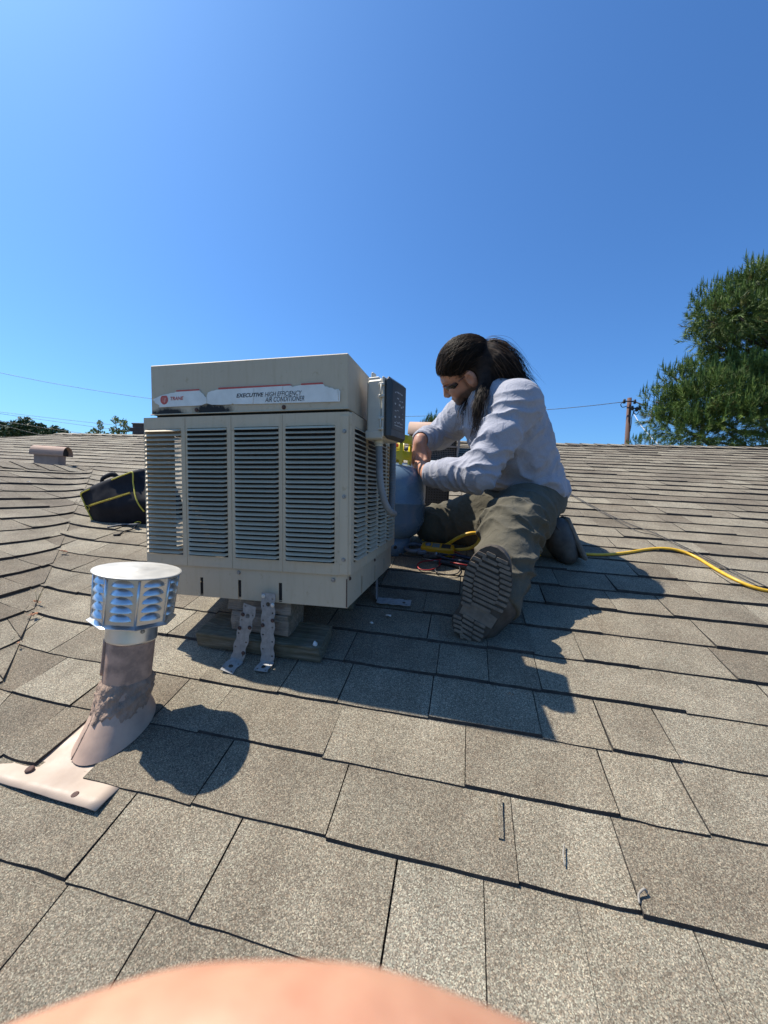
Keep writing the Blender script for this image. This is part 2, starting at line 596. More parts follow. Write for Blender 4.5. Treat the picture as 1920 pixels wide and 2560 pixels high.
    while y < GH:
        w = rnd.uniform(.13, .15)
        tone = min(1, max(0, rnd.gauss(.35, .15)))
        v, f = [], []
        z0 = GH * TS
        for yy, dz in ((y, .012), (y + w + .02, .005)):
            for dx in (-.14, -.07, 0, .07, .14):
                v.append((GX + dx, yy, z0 - abs(dx) * TS + dz + .004))
        for c in range(4): f.append((c, c + 1, c + 6, c + 5))
        n0 = len(v)
        for c in range(5): v.append((v[c][0], v[c][1], v[c][2] - .009))
        for c in range(4): f.append((c, n0 + c, n0 + c + 1, c + 1))
        n1 = len(v); v.append((v[9][0], v[9][1], v[9][2] - .009))
        f.append((4, n0 + 4, n1, 9))
        shingle_object('ridge_cap', v, f, [0] * 4 + [1] * 5, [tone] * len(v), cg)
        y += w
build_roof()

# ------------------------------------------------------------------ the air conditioner
M_PAINT = None
def paint_mat():
    m, N, L, B = new_mat('weathered_beige_grey_enamel')
    p = coords(N, L, 'Object')
    n1 = noise(N, L, p, 4.0, 6, 0.65)
    r1 = ramp(N, [(0.3, (0.49, 0.40, 0.28)), (0.7, (0.55, 0.46, 0.325))])
    L.new(n1.outputs[0], r1.inputs[0])
    n2 = noise(N, L, coords(N, L, 'Object', (30, 30, 3)), 2.2, 4, 0.7)      # vertical rain streaks
    r2 = ramp(N, [(0.5, (1, 1, 1)), (0.8, (0.90, 0.88, 0.84))])
    L.new(n2.outputs[0], r2.inputs[0])
    c = mixc(N, L, 1.0, r1.outputs[0], r2.outputs[0], 'MULTIPLY')
    n3 = noise(N, L, p, 55.0, 3, 0.6)
    r3 = ramp(N, [(0.62, (1, 1, 1)), (0.78, (0.72, 0.66, 0.56))])
    L.new(n3.outputs[0], r3.inputs[0])
    c = mixc(N, L, 0.7, c, r3.outputs[0], 'MULTIPLY')
    L.new(c, B.inputs['Base Color'])
    B.inputs['Roughness'].default_value = 0.62
    B.inputs['Specular IOR Level'].default_value = 0.3
    n4 = noise(N, L, p, 3.0, 2)
    L.new(bump(N, L, n4.outputs[0], 0.3, 0.004), B.inputs['Normal'])
    return m
M_PAINT = paint_mat()
def hood_mat():
    """the same enamel with a sooty burn along the lower front edge"""
    m = paint_mat()
    m.name = 'enamel_with_soot_burn'
    N, L = m.node_tree.nodes, m.node_tree.links
    B = N['Principled BSDF']
    src = B.inputs['Base Color'].links[0].from_socket
    p = coords(N, L, 'Object')
    sx = N.new('ShaderNodeSeparateXYZ'); L.new(p, sx.inputs[0])
    def gauss(sock, c, w):
        a = N.new('ShaderNodeMath'); a.operation = 'SUBTRACT'; L.new(sock, a.inputs[0]); a.inputs[1].default_value = c
        b = N.new('ShaderNodeMath'); b.operation = 'DIVIDE'; L.new(a.outputs[0], b.inputs[0]); b.inputs[1].default_value = w
        q = N.new('ShaderNodeMath'); q.operation = 'MULTIPLY'; L.new(b.outputs[0], q.inputs[0]); L.new(b.outputs[0], q.inputs[1])
        return q.outputs[0]
    def spot(cx, cz, wx, wz):
        a = N.new('ShaderNodeMath'); a.operation = 'ADD'
        L.new(gauss(sx.outputs[0], cx, wx), a.inputs[0]); L.new(gauss(sx.outputs[2], cz, wz), a.inputs[1])
        e_ = N.new('ShaderNodeMath'); e_.operation = 'MULTIPLY'; L.new(a.outputs[0], e_.inputs[0]); e_.inputs[1].default_value = -1
        x = N.new('ShaderNodeMath'); x.operation = 'EXPONENT'; L.new(e_.outputs[0], x.inputs[0])
        return x.outputs[0]
    s1, s2 = spot(-.358, .470, .055, .030), spot(-.49, .471, .055, .017)
    ad = N.new('ShaderNodeMath'); ad.operation = 'MAXIMUM'; L.new(s1, ad.inputs[0]); L.new(s2, ad.inputs[1])
    nz = noise(N, L, p, 60.0, 5, 0.7)
    mu = N.new('ShaderNodeMath'); mu.operation = 'MULTIPLY'; L.new(ad.outputs[0], mu.inputs[0]); L.new(nz.outputs[0], mu.inputs[1])
    r = ramp(N, [(0.10, (0, 0, 0)), (0.30, (1, 1, 1))]); L.new(mu.outputs[0], r.inputs[0])
    L.new(mixc(N, L, r.outputs[0], src, (0.018, 0.016, 0.014)), B.inputs['Base Color'])
    return m
M_HOOD = hood_mat()
M_BLACK = simple('flat_black_and_recess_shade', (0.012, 0.012, 0.012), (0.03, 0.028, 0.026), 0.8, scale=30)  # flat black, also painted in as the shade in gaps, slots and recesses
M_COIL = simple('dirty_coil_fins', (0.02, 0.019, 0.018), (0.01, 0.01, 0.01), 0.6, metal=0.3, scale=40, stretch=(1, 1, 14))
M_BOLT = simple('dull_bolt_steel', (0.42, 0.41, 0.38), (0.20, 0.18, 0.16), 0.5, metal=0.6, scale=300)
M_RUST = simple('rusty_steel', (0.12, 0.06, 0.042), (0.06, 0.035, 0.028), 0.8, scale=200)
M_GALV = simple('galvanised_steel', (0.36, 0.355, 0.345), (0.25, 0.25, 0.245), 0.55, metal=0.3, scale=70, rvar=0.1)
M_STICKER = simple('aged_white_vinyl', (0.78, 0.765, 0.70), (0.66, 0.645, 0.58), 0.45, scale=25)
M_RED = simple('faded_red_ink', (0.55, 0.085, 0.06), (0.46, 0.07, 0.05), 0.5, scale=90)
M_INK = simple('black_ink', (0.022, 0.022, 0.028), (0.03, 0.03, 0.035), 0.5, scale=60)
M_PINKRED = simple('faded_pale_red', (0.66, 0.30, 0.25), (0.60, 0.25, 0.2), 0.5, scale=90)
M_GREYPL = simple('pale_grey_plastic', (0.58, 0.55, 0.46), (0.50, 0.47, 0.40), 0.5, scale=20)
M_DKPL = simple('charcoal_plastic_cover', (0.030, 0.033, 0.036), (0.045, 0.046, 0.046), 0.38, scale=14, rvar=0.08)
M_PRINT = simple('white_print', (0.5, 0.5, 0.5), (0.4, 0.4, 0.4), 0.6, scale=60)

def text_mesh(name, body, x0, x1, z0, z1, y, mat, parent, shear=0.28, bold=0.0, spacing=1.0):
    c = bpy.data.curves.new(name, 'FONT')
    c.body = body
    c.size = 1.0
    c.shear = shear
    c.offset = bold
    c.space_character = spacing
    c.extrude = 0.0
    c.resolution_u = 4
    tmp = bpy.data.objects.new(name + '_outline', c)
    COL.objects.link(tmp)
    bpy.context.view_layer.update()
    dg = bpy.context.evaluated_depsgraph_get()
    me = bpy.data.meshes.new_from_object(tmp.evaluated_get(dg))
    bpy.data.objects.remove(tmp)
    n = len(me.vertices)
    co = np.zeros(n * 3); me.vertices.foreach_get('co', co); co = co.reshape(-1, 3)
    lo, hi = co.min(0), co.max(0)
    out = np.zeros_like(co)
    out[:, 0] = x0 + (co[:, 0] - lo[0]) / (hi[0] - lo[0]) * (x1 - x0)
    out[:, 2] = z0 + (co[:, 1] - lo[1]) / (hi[1] - lo[1]) * (z1 - z0)
    out[:, 1] = y
    me.vertices.foreach_set('co', out.ravel())
    me.materials.clear(); me.materials.append(mat)
    me.name = name
    return link(bpy.data.objects.new(name, me), parent)

def slat_mesh(w, ht=0.0066, out=0.0088, n=6):
    """a stamped louvre: blade leaning outwards to its lower lip, ends folded back into the sheet (local x = width, -y = outwards)"""
    v, f = [], []
    prof = ((0.0, 0.0), (-0.35 * out, -0.30 * ht), (-out, -ht), (-out + 0.0012, -ht - 0.0002), (-0.3 * out + .001, -0.34 * ht), (0.0012, -0.06 * ht))
    m = len(prof)
    xs = [-w / 2, -w / 2 + w * .055, -w / 6, w / 6, w / 2 - w * .055, w / 2]
    for i, x in enumerate(xs):
        k = 0.06 if i in (0, len(xs) - 1) else 1.0
        for (py, pz) in prof: v.append((x, py * k - 0.0002, pz if k == 1 else pz * .75))
    for i in range(len(xs) - 1):
        for j in range(m):
            j2 = (j + 1) % m
            f.append((i * m + j, i * m + j2, (i + 1) * m + j2, (i + 1) * m + j))
    me = bpy.data.meshes.new('louvre_slat')
    me.from_pydata(v, [], f)
    me.polygons.foreach_set('use_smooth', [False] * len(f))
    me.materials.append(M_PAINT)
    return me

def bolt(parent, loc, axis, r=0.0045, mat=None, h=0.003):
    M = Vector(axis).to_track_quat('Z', 'Y').to_matrix()
    b = MB()
    b.lathe([(r * 1.25, 0), (r * 1.25, h * .25), (r, h * .3), (r * .92, h), (0.0001, h * 1.02)], 8, M, loc, smooth=False)
    return b.build('bolt', mat or M_BOLT, parent)

def build_unit():
    W, D = 0.546, 0.530
    ZB, ZP, ZH = 0.079, 0.463, 0.598
    root = empty('air_conditioner', (-0.2551, 0.876, 0.4153), (0.0143, -0.0399, -0.0128))
    tag(root, 'beige-grey rooftop air conditioner with louvred sides and a torn maker sticker', 'air conditioner')
    PX0, PX1 = -W - 0.012, 0.004
    def lx(zx): return PX0 + (zx - 58) / (1262 - 58) * (PX1 - PX0)
    cols = [(lx(66), lx(298)), (lx(336), lx(580)), (lx(624), lx(881)), (lx(918), lx(1188))]
    zt, zb, NS = 0.4335, 0.1075, 28
    pitch = (zt - zb) / NS
    # front sheet with four louvred openings
    xs = sorted([PX0, PX1] + [c for a in cols for c in a])
    zs = [ZB + .001, zb, zt, ZP]
    fp = MB().sheet(xs, zs, [(a + .006, b - .006, zb, zt) for a, b in cols], 0.0016, None, (0, -0.0055, 0))
    front = fp.build('front_panel', M_PAINT, root)
    for k, (a, b) in enumerate(cols):
        sm = slat_mesh(b - a)
        for j in range(NS):
            o = bpy.data.objects.new('louvre_slat', sm)
            link(o, front)
            o.location = ((a + b) / 2 + random.uniform(-.0006, .0006), -0.0053, zt - j * pitch - 0.0012)
            o.rotation_euler = (random.uniform(-.05, .05), random.uniform(-.004, .004), 0)
        # web between blades keeps the slit narrow: louvre openings have dark gaps above each lip
    for sx in (322, 603, 899):
        MB().box((lx(sx), -.0063, (ZB + ZP) / 2), (.0028, .0016, ZP - ZB - .004), bev=.0006).build('seam', M_PAINT, front)
    # corner strip at the right end of the front
    cs = MB().box((lx(1238), -.0066, (ZB + ZP) / 2 - .003), (.0205, .0018, ZP - ZB - .012), bev=.0007).build('corner_strip', M_PAINT, root)
    for zz in (.418, .267, .118):
        bolt(root, (lx(1238), -.0076, zz), (0, -1, 0), .0042)
    # right side
    Y0, Y1 = -0.004, D + 0.012
    M = Matrix.Rotation(math.pi / 2, 3, 'Z')
    sc = [(0.020 + .125 * k, 0.127 + .125 * k) for k in range(4)]
    ys = sorted([Y0 + .004, Y1] + [c for a in sc for c in a])
    sp = MB().sheet(ys, zs, [(a + .005, b - .005, zb, zt) for a, b in sc], 0.0016, M, (0.0095, 0, 0))
    side = sp.build('side_panel', M_PAINT, root)
    for a, b in sc:
        sm = slat_mesh(b - a)
        for j in range(NS):
            o = bpy.data.objects.new('louvre_slat', sm)
            link(o, side)
            o.location = (0.0093, (a + b) / 2, zt - j * pitch - 0.0012)
            o.rotation_euler = (random.uniform(-.05, .05), 0, math.pi / 2)
            if a > .2 and random.random() < .06: o.rotation_euler.x += random.uniform(-.35, .35)
    for yy in (.136, .261, .386):
        MB().box((.0102, yy, (ZB + ZP) / 2), (.0016, .0026, ZP - ZB - .004), bev=.0006).build('seam', M_PAINT, side)
    # the panel's folded corner
    MB().box((0.0035, -.001, (ZB + ZP) / 2), (.012, .0085, ZP - ZB - .002), bev=.0028).build('corner_fold', M_PAINT, root)
    # left and back sheets, left mostly open behind its louvres
    MB().sheet([-.0, .10, .27, D + .01], [ZB + .001, .11, .43, ZP], [(.10, .27, .11, .43)], .0016, M, (PX0 + .0018, 0, 0)).build('left_panel', M_PAINT, root)
    MB().sheet([PX0 + .003, -.52, -.40, .004], [ZB + .001, .11, .43, ZP], [(-.52, -.40, .11, .43)], .0016, None, (0, D + .01, 0)).build('back_panel', M_PAINT, root)
    # coil and inner casing seen black between the blades
    MB().box((-.241, .278, .27), (.462, .466, .36)).build('coil', M_COIL, root)
    MB().box((-.27, .265, .088), (.53, .50, .006)).build('inner_floor', M_BLACK, root)
    # base pan with slots
    def slots(xs_): return [(x - .0045, x + .0045, 0.002, .050) for x in xs_]
    fx = [lx(404), lx(640), lx(882)]
    xx = sorted([-W, 0.0] + [q for x in fx for q in (x - .0045, x + .0045)])
    bp = MB()
    bp.sheet(xx, [0.0, .002, .050, ZB], slots(fx), .0018, None, (0, 0, 0))
    sy = [.13, .28, .41]
    yy_ = sorted([0.0026, D] + [q for y in sy for q in (y - .0045, y + .0045)])
    bp.sheet(yy_, [0.0, .002, .050, ZB], slots(sy), .0018, M, (0.0, 0, 0))
    bp.box((-W + .001, D / 2, ZB / 2), (.002, D - .004, ZB - .001))
    bp.box((-W / 2, D - .001, ZB / 2), (W - .006, .002, ZB - .001))
    bp.box((-W / 2, D / 2, .004), (W - .008, D - .008, .002))
    base = bp.build('base_pan', M_PAINT, root)
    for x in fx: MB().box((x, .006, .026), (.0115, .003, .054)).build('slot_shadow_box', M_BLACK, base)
    MB().box((-.0012, -.0006, ZB * .46), (.0024, .0022, ZB * .86)).build('corner_seam', M_RUST, base)
    for x, z in ((lx(636), .069), (lx(1178), .066)): bolt(root, (x, -.0005, z), (0, -1, 0), .0045)
    bolt(root, (.0005, .018, .068), (1, 0, 0), .004, M_RUST)
    bolt(root, (.0005, .27, .068), (1, 0, 0), .004, M_RUST)
    # hood
    HX0, HX1 = -.540, -.002
    hb = MB()
    hb.box(((HX0 + HX1) / 2, D / 2 - .008, (ZP + .008 + ZH) / 2), (HX1 - HX0, D - .018, ZH - ZP - .008), bev=.0022)
    hood = hb.build('top_hood', M_HOOD, root)
    MB().box(((HX0 + HX1) / 2, D / 2 - .008, ZP + .004), (HX1 - HX0 - .02, D - .035, .009)).build('hood_seat', M_BLACK, root)
    lb = MB()
    lb.box(((HX0 + HX1) / 2, .0005, ZP + .0085), (HX1 - HX0 + .004, .003, .003), bev=.0008)
    lb.build('hood_lip', M_PAINT, hood)
    MB().box((-.0005, .285, .548), (.0022, .13, .088), bev=.0008).build('service_cover', M_DKPL, hood)
    bolt(root, (HX0 + (1114 - 47) / 1523 * .538, .0004, .4795), (0, -1, 0), .0045, M_RUST)
    bolt(root, (HX0 + (432 - 47) / 1523 * .538, .0004, .4805), (0, -1, 0), .0042, M_RUST)
    # torn nameplate
    k = .538 / 1523
    def st(zx, zy):
        yb = 236 - .0153 * (zx - 47)
        return (HX0 + (zx - 47) * k, ZP + .008 + (yb - zy) * k)
    poly = [(123, 181), (300, 177), (420, 175), (480, 172), (505, 163), (522, 160), (560, 170), (640, 172), (715, 170), (725, 163), (740, 170), (900, 171), (1517, 166),
            (1519, 100), (1505, 85), (1480, 88), (1462, 76), (1440, 74), (1425, 66), (1412, 66), (1400, 50), (1240, 53), (1200, 57), (1180, 63), (1165, 53), (615, 66), (598, 67), (580, 72),
            (560, 74), (530, 85), (522, 105), (520, 118), (505, 113), (495, 95), (478, 84), (462, 68), (270, 73), (250, 79), (225, 80), (205, 85), (160, 92), (135, 98), (100, 112), (75, 120), (66, 128),
            (82, 136), (88, 152), (104, 157), (122, 166)]
    P2 = [st(*p) for p in poly]
    from mathutils.geometry import tessellate_polygon
    tri = tessellate_polygon([[Vector((p[0], p[1], 0)) for p in P2]])
    vv = [(p[0], -.0012, p[1]) for p in P2] + [(p[0], -.0003, p[1]) for p in P2]
    n = len(P2)
    # slightly lifted torn edges
    ff = [tuple(t) for t in tri] + [(i, (i + 1) % n, (i + 1) % n + n, i + n) for i in range(n)]
    plate = mesh('nameplate', vv, ff, M_STICKER, root)
    plate['label'] = 'torn white nameplate sticker with red stripe, faded red logo and black lettering'
    # creases across the plate
    for x0, y0, x1, y1 in ((518, 118, 521, 160), (893, 63, 884, 170), (1110, 55, 1096, 168), (1502, 90, 1507, 160)):
        a, b = st(x0, y0), st(x1, y1)
        MB().tube([(a[0], -.0012, a[1]), ((a[0] + b[0]) / 2 + .0006, -.0013, (a[1] + b[1]) / 2), (b[0], -.0012, b[1])], .0005, 4).build('crease', M_PAINT, plate)
    for q in ([(270, 62), (460, 58), (463, 68), (270, 73)], [(615, 53), (1160, 44), (1180, 50), (1166, 53), (615, 66)], [(1245, 42), (1396, 39), (1402, 50), (1240, 53)]):
        pp = [st(*p) for p in q]
        mesh('red_stripe', [(p[0], -.0014, p[1]) for p in pp], [tuple(range(len(pp)))], M_RED, plate)
    c = st(167, 127)
    R = 35 * k
    seg = [(c[0] + R * .94 * math.cos(a), -.0015, c[1] + R * math.sin(a)) for a in [2 * math.pi * i / 40 for i in range(40)] if math.sin(a) < .86]
    mesh('logo_disc', seg, [tuple(range(len(seg)))[::-1]], M_RED, plate)
    for t in (-.3, -.06, .18, .42):
        hw = R * .60
        z = c[1] + R * (t - .1)
        mesh('logo_bar', [(c[0] - hw * .8, -.0017, z), (c[0] + hw, -.0017, z + .0002), (c[0] + hw, -.0017, z + R * .07), (c[0] - hw * .8, -.0017, z + R * .07)], [(0, 1, 2, 3)], M_PINKRED, plate)
    mesh('logo_bar', [(c[0] - R * .1, -.0018, c[1] - R * .62), (c[0] + R * .22, -.0018, c[1] - R * .62), (c[0] + R * .42, -.0018, c[1] + R * .34), (c[0] + R * .12, -.0018, c[1] + R * .34)], [(0, 1, 2, 3)], M_PINKRED, plate)
    def tx(body, x0, x1, y0, y1, mat, bold, xm):
        a, b = st(x0, y1), st(x1, y0)
        sk = .0153 * (x1 - x0) * k * 0
        text_mesh('lettering', body, a[0], b[0], st(xm, y1)[1], st(xm, y0)[1], -.0016, mat, plate, .25, bold)
    tx('TRANE', 220, 331, 107, 133, M_RED, .028, 275)
    tx('EXECUTIVE', 757, 966, 96, 124, M_INK, .026, 860)
    tx('HIGH EFFICIENCY', 976, 1249, 90, 122, M_INK, .004, 1110)
    tx('AIR CONDITIONER', 977, 1266, 125, 158, M_INK, .004, 1120)
    return root
build_unit()

def build_disconnect():
    """weatherproof box hanging on the unit's right side, cover turned towards the roof slope"""
    root = empty('electrical_box', (-0.253, 0.955, 0.835), (0.02, -0.03, math.radians(-13)))
    tag(root, 'pale grey electrical box with charcoal printed cover on the air conditioner side', 'electrical box')
    # local x = away from the unit, y = along the side, z up
    w, h, d = .105, .142, .046
    MB().box((d / 2, w / 2, h / 2), (d, w, h), bev=.007).build('housing', M_GREYPL, root)
    MB().box((d * .5, w / 2, .004), (d * 1.06, w * 1.02, .022), bev=.003).build('hub', M_GREYPL, root)
    MB().box((d + .001, w / 2, h / 2), (.006, w + .006, h + .006), bev=.0025).build('rim', M_GREYPL, root)
    cv = MB().box((d + .0125, w / 2 + .001, h / 2 - .002), (.019, w + .004, h + .010), bev=.008).build('cover', M_DKPL, root)
    MB().box((d + .0222, w / 2 + .001, h / 2 + .004), (.0016, w * .84, h * .80), bev=.0007).build('raised_panel', M_DKPL, cv)
    rr = random.Random(3)
    pm = MB()
    x = d + .0234
    for row in range(6):
        z = h * .78 - row * .0145
        y = .024
        while y < w - .026:
            ww = rr.uniform(.003, .012)
            if rr.random() < .8: pm.box((x, y + ww / 2, z + rr.uniform(-.003, .003)), (.0005, ww, rr.uniform(.0012, .0042)))
            y += ww + rr.uniform(.002, .005)
    pm.box((x, .052, h * .205), (.0005, .055, .0016))
    pr = pm.build('worn_print', M_PRINT, cv)
    pr['kind'] = 'stuff'
    for z in (h * .88, h * .68, h * .30, h * .12):
        MB().box((d - .001, -.0045, z), (.014, .007, .007), bev=.0015).build('latch', M_GREYPL, root)
    MB().tube([(d - .001, -.007, h * .12), (d - .001, -.007, h * .30)], .002, 6).build('hinge_pin', M_GREYPL, root)
    MB().tube([(d - .001, -.007, h * .68), (d - .001, -.007, h * .88)], .002, 6).build('hinge_pin', M_GREYPL, root)
    MB().box((.006, .03, h + .008), (.006, .02, .03), bev=.002).build('mounting_ear', M_GREYPL, root)
    MB().box((.018, .012, h + .0005), (.03, .014, .010), bev=.002).build('mounting_ear', M_GREYPL, root)
    return root
build_disconnect()
M_CONDUIT = simple('grey_vinyl_conduit', (0.21, 0.225, 0.235), (0.16, 0.17, 0.175), 0.5, scale=30)
M_CONDUIT2 = simple('ribbed_grey_vinyl_conduit', (0.12, 0.14, 0.16), (0.09, 0.105, 0.125), 0.5, scale=30)
def build_conduit():
    pts = [at(947, 1108, .985), at(948, 1140, .985), at(949, 1180, .985), at(953, 1220, .99), at(962, 1255, 1.0), at(974, 1278, 1.02), at(985, 1284, 1.06)]
    root = empty('flexible_conduit', pts[-1])
    tag(root, 'grey flexible conduit curving down from the electrical box along the side louvres', 'conduit')
    loc = root.location
    def rel(ps): return [p - loc for p in ps]
    MB().tube(rel(spline(pts, 6)), .0092, 14).build('tube', M_CONDUIT, root)
    p2 = [at(982, 1082, 1.075), at(982, 1130, 1.075), at(981, 1190, 1.075), at(980, 1240, 1.075), at(977, 1275, 1.075)]
    sp = spline(p2, 26)
    rr = [.0092 + .0007 * math.sin(i * 1.9) for i in range(len(sp))]
    MB().tube(rel(sp), rr, 14).build('ribbed_tube', M_CONDUIT2, root)
    MB().tube(rel([at(947, 1098, .985), at(947, 1110, .985)]), .0125, 12).build('fitting', M_GREYPL, root)
    MB().tube(rel([at(947, 1110, .985), at(947, 1116, .985)]), .0108, 12).build('fitting_nut', M_GREYPL, root)
build_conduit()

# ------------------------------------------------------------------ mounting straps
def strap_plate(mb, L, w, M, c, holes, th=.0014, scal=.0032, per=.036, ph=0.0, cut=None):
    """scalloped perforated strip in local x (width) - z (length), 0..L"""
    from mathutils.geometry import tessellate_polygon
    n = max(8, int(L / .004))
    def hw(z, s):
        return w / 2 - scal * (0.5 - 0.5 * math.cos(2 * math.pi * (z + ph + (per / 2 if s > 0 else 0)) / per)) ** 1.5
    outer = [Vector((hw(L * i / n, 1), L * i / n, 0)) for i in range(n + 1)] + [Vector((-hw(L * i / n, -1), L * i / n, 0)) for i in range(n, -1, -1)]
    loops = [outer]
    for hx, hz, r in holes:
        m = 12 if r > .003 else 7
        loops.append([Vector((hx + r * math.cos(-2 * math.pi * k / m), hz + r * math.sin(-2 * math.pi * k / m), 0)) for k in range(m)])
    tri = tessellate_polygon(loops)
    flat = [p for l in loops for p in l]
    N = len(flat)
    v = [Vector((p.x, 0, p.y)) for p in flat] + [Vector((p.x, th, p.y)) for p in flat]
    f = [tuple(t) for t in tri] + [tuple(i + N for i in t[::-1]) for t in tri]
    o = 0
    for l in loops:
        m = len(l)
        f += [(o + i, o + (i + 1) % m, o + (i + 1) % m + N, o + i + N) for i in range(m)]
        o += m
    mb.add([M @ p + Vector(c) for p in v], f)
def build_strap(label, foot, up, L, Lf, lean, w=.037, screws=(), right=False):
    """foot = point on the roof where the strap bends"""
    root = empty('mounting_strap', foot)
    tag(root, label, 'metal strap', 'perforated straps holding the air conditioner')
    mb = MB()
    M = Matrix.Rotation(up, 3, 'Z') @ Matrix.Rotation(lean, 3, 'Y')
    k = int(L / .036)
    holes = []
    for i in range(k + 1):
        z = .018 + i * .036
        if z < L - .006:
            holes += [(.0125, z - .002, .0024), (-.0125, min(z + .014, L - .006), .0024)]
    holes = [h_ for h_ in holes if h_[1] > .006]
    big = [(0.0, L - .028, .0058)]
    strap_plate(mb, L, w, M, (0, 0, 0), big + [h_ for h_ in holes if abs(h_[1] - (L - .028)) > .007 or abs(h_[0]) > .012])
    # foot lying on the shingles, running downhill
    Mf = Matrix.Rotation(up + (0 if not right else 0), 3, 'Z') @ Matrix.Rotation(lean, 3, 'Y') @ Matrix.Rotation(math.radians(90 + 16) if not right else math.radians(90), 3, 'X')
    strap_plate(mb, Lf, w, Mf, M @ Vector((0, .0002, .0002)), [(0.0, Lf * .55, .0058), (.0115, Lf * .25, .0022), (-.0118, Lf * .8, .0022), (.0115, Lf * .85, .002)], ph=.012)
    o = mb.build('perforated_plate', M_GALV, root)
    for hx, hz, m in screws:
        p = M @ Vector((hx, -.0006, hz))
        b = MB()
        b.lathe([(.0052, 0), (.0052, .0008), (.0038, .0012), (.0033, .003), (.0001, .0031)], 10, (M @ Vector((0, -1, 0))).to_track_quat('Z', 'Y').to_matrix(), p, smooth=False)
        b.build('screw', m, root)
    return root
M_ZINC = simple('bright_zinc_screw', (0.72, 0.72, 0.70), (0.55, 0.55, 0.54), 0.35, metal=0.5, scale=300)
f2 = rf(668, 1655, .009)
build_strap('straight perforated steel strap screwed to the front of the base pan', f2, 0.0, .173, .034, math.radians(-1.5), .038,
            [(-.0125, .165, M_ZINC), (.0125, .144, M_ZINC), (.013, .106, M_RUST), (-.013, .092, M_RUST)])
f1 = rf(592, 1650, .009)
build_strap('leaning perforated steel strap left of the straight one', f1, 0.0, .146, .044, math.radians(12.5), .037,
            [(-.013, .118, M_RUST), (.0128, .092, M_RUST), (-.013, .082, M_RUST), (.0128, .024, M_RUST)])
def build_side_strap():
    root = empty('mounting_strap', rf(944, 1500, .012))
    tag(root, 'perforated steel strap bent out from the right side of the base pan, in shade', 'metal strap', 'perforated straps holding the air conditioner')
    mb = MB()
    top, bot, end = at(943, 1405, 1.235), rf(943, 1500, .014), rf(1027, 1508, .014)
    d = (bot - top)
    zax = -d.normalized()
    yv = Vector((-1, 0, 0))
    xax = yv.cross(zax).normalized(); yv = zax.cross(xax)
    M = Matrix((xax, yv, zax)).transposed()
    strap_plate(mb, d.length, .036, M, (0, 0, 0), [(0, d.length * .8, .0055), (.012, d.length * .4, .0024), (-.012, d.length * .2, .0024)])
    fd = end - bot
    z2 = fd.normalized(); y2 = -RN; x2 = y2.cross(z2).normalized(); y2 = z2.cross(x2)
    M2 = Matrix((x2, y2, z2)).transposed()
    strap_plate(mb, fd.length, .036, M2, (0, 0, 0.0005), [(0, fd.length * .8, .0055), (.012, fd.length * .5, .0024), (-.012, fd.length * .3, .0024), (.012, fd.length * .88, .0024)])
    for i in range(len(mb.v)): mb.v[i] = mb.v[i] + bot - root.location
    mb.build('perforated_plate', M_GALV, root)
build_side_strap()

# ------------------------------------------------------------------ timber under the unit
def wood_mat(name, ca, cb, cc, axis=(1, 22, 22)):
    m, N, L, B = new_mat(name)
    vec = coords(N, L, 'Object', axis)
    n = noise(N, L, vec, 6.0, 6, 0.65, 0.6)
    r = ramp(N, [(0.25, ca), (0.5, cb), (0.75, cc)])
    L.new(n.outputs[0], r.inputs[0])
    p = coords(N, L, 'Object')
    n2 = noise(N, L, p, 14.0, 4)
    r2 = ramp(N, [(0.5, (1, 1, 1)), (0.75, (0.62, 0.66, 0.52))])
    L.new(n2.outputs[0], r2.inputs[0])
    L.new(mixc(N, L, 0.8, r.outputs[0], r2.outputs[0], 'MULTIPLY'), B.inputs['Base Color'])
    B.inputs['Roughness'].default_value = 0.85
    L.new(bump(N, L, n.outputs[0], 0.9, 0.004), B.inputs['Normal'])
    return m
M_WOOD = wood_mat('weathered_grey_timber', (0.09, 0.075, 0.06), (0.22, 0.19, 0.155), (0.36, 0.33, 0.285))
M_WOODM = wood_mat('mossy_weathered_timber', (0.05, 0.047, 0.03), (0.13, 0.118, 0.08), (0.25, 0.225, 0.175))
def rough_board(name, size, loc, rot, mat, label, seed, nx=14):
    """a sawn board with eroded edges"""
    rr = random.Random(seed)
    sx, sy, sz = size
    prof = []
    for (y, z) in ((-.5, -.5), (-.5, -.1), (-.5, .2), (-.49, .47), (-.44, .5), (0, .5), (.46, .5), (.5, .46), (.5, -.5)):
        prof.append((y * sy, z * sz))
    v, f = [], []
    m = len(prof)
    for i in range(nx + 1):
        x = -sx / 2 + sx * i / nx
        for j, (y, z) in enumerate(prof):
            e = .0018 if 1 <= j <= 7 else .0006
            v.append((x + (rr.uniform(-.003, .003) if i in (0, nx) else 0), y + rr.uniform(-e, e), z + rr.uniform(-e, e)))
    for i in range(nx):
        for j in range(m):
            j2 = (j + 1) % m
            f.append((i * m + j, (i + 1) * m + j, (i + 1) * m + j2, i * m + j2))
    f.append(tuple(range(m))); f.append(tuple(range(nx * m, nx * m + m))[::-1])
    o = mesh(name, v, f, mat)
    o.location = loc; o.rotation_euler = rot
    tag(o, label, 'wood block')
    return o
sl = rough_board('wood_sleeper', (.335, .10, .040), (-.492, .937, 0), (SL, 0, math.radians(1.5)), M_WOODM, 'long mossy board lying on the shingles under the air conditioner', 1)
sl.location = onroof(-.492, .937, .028)
ztop = sl.location.z + .022
rough_board('wood_block', (.158, .10, .052), (-.494, .945, ztop + .024), (0.02, 0, 0), M_WOOD, 'lower grey wood block stacked on the mossy board', 2)
rough_board('wood_block', (.172, .105, .058), (-.497, .947, ztop + .024 + .0555), (-.01, 0, .03), M_WOOD, 'upper grey wood block right under the base pan', 3)
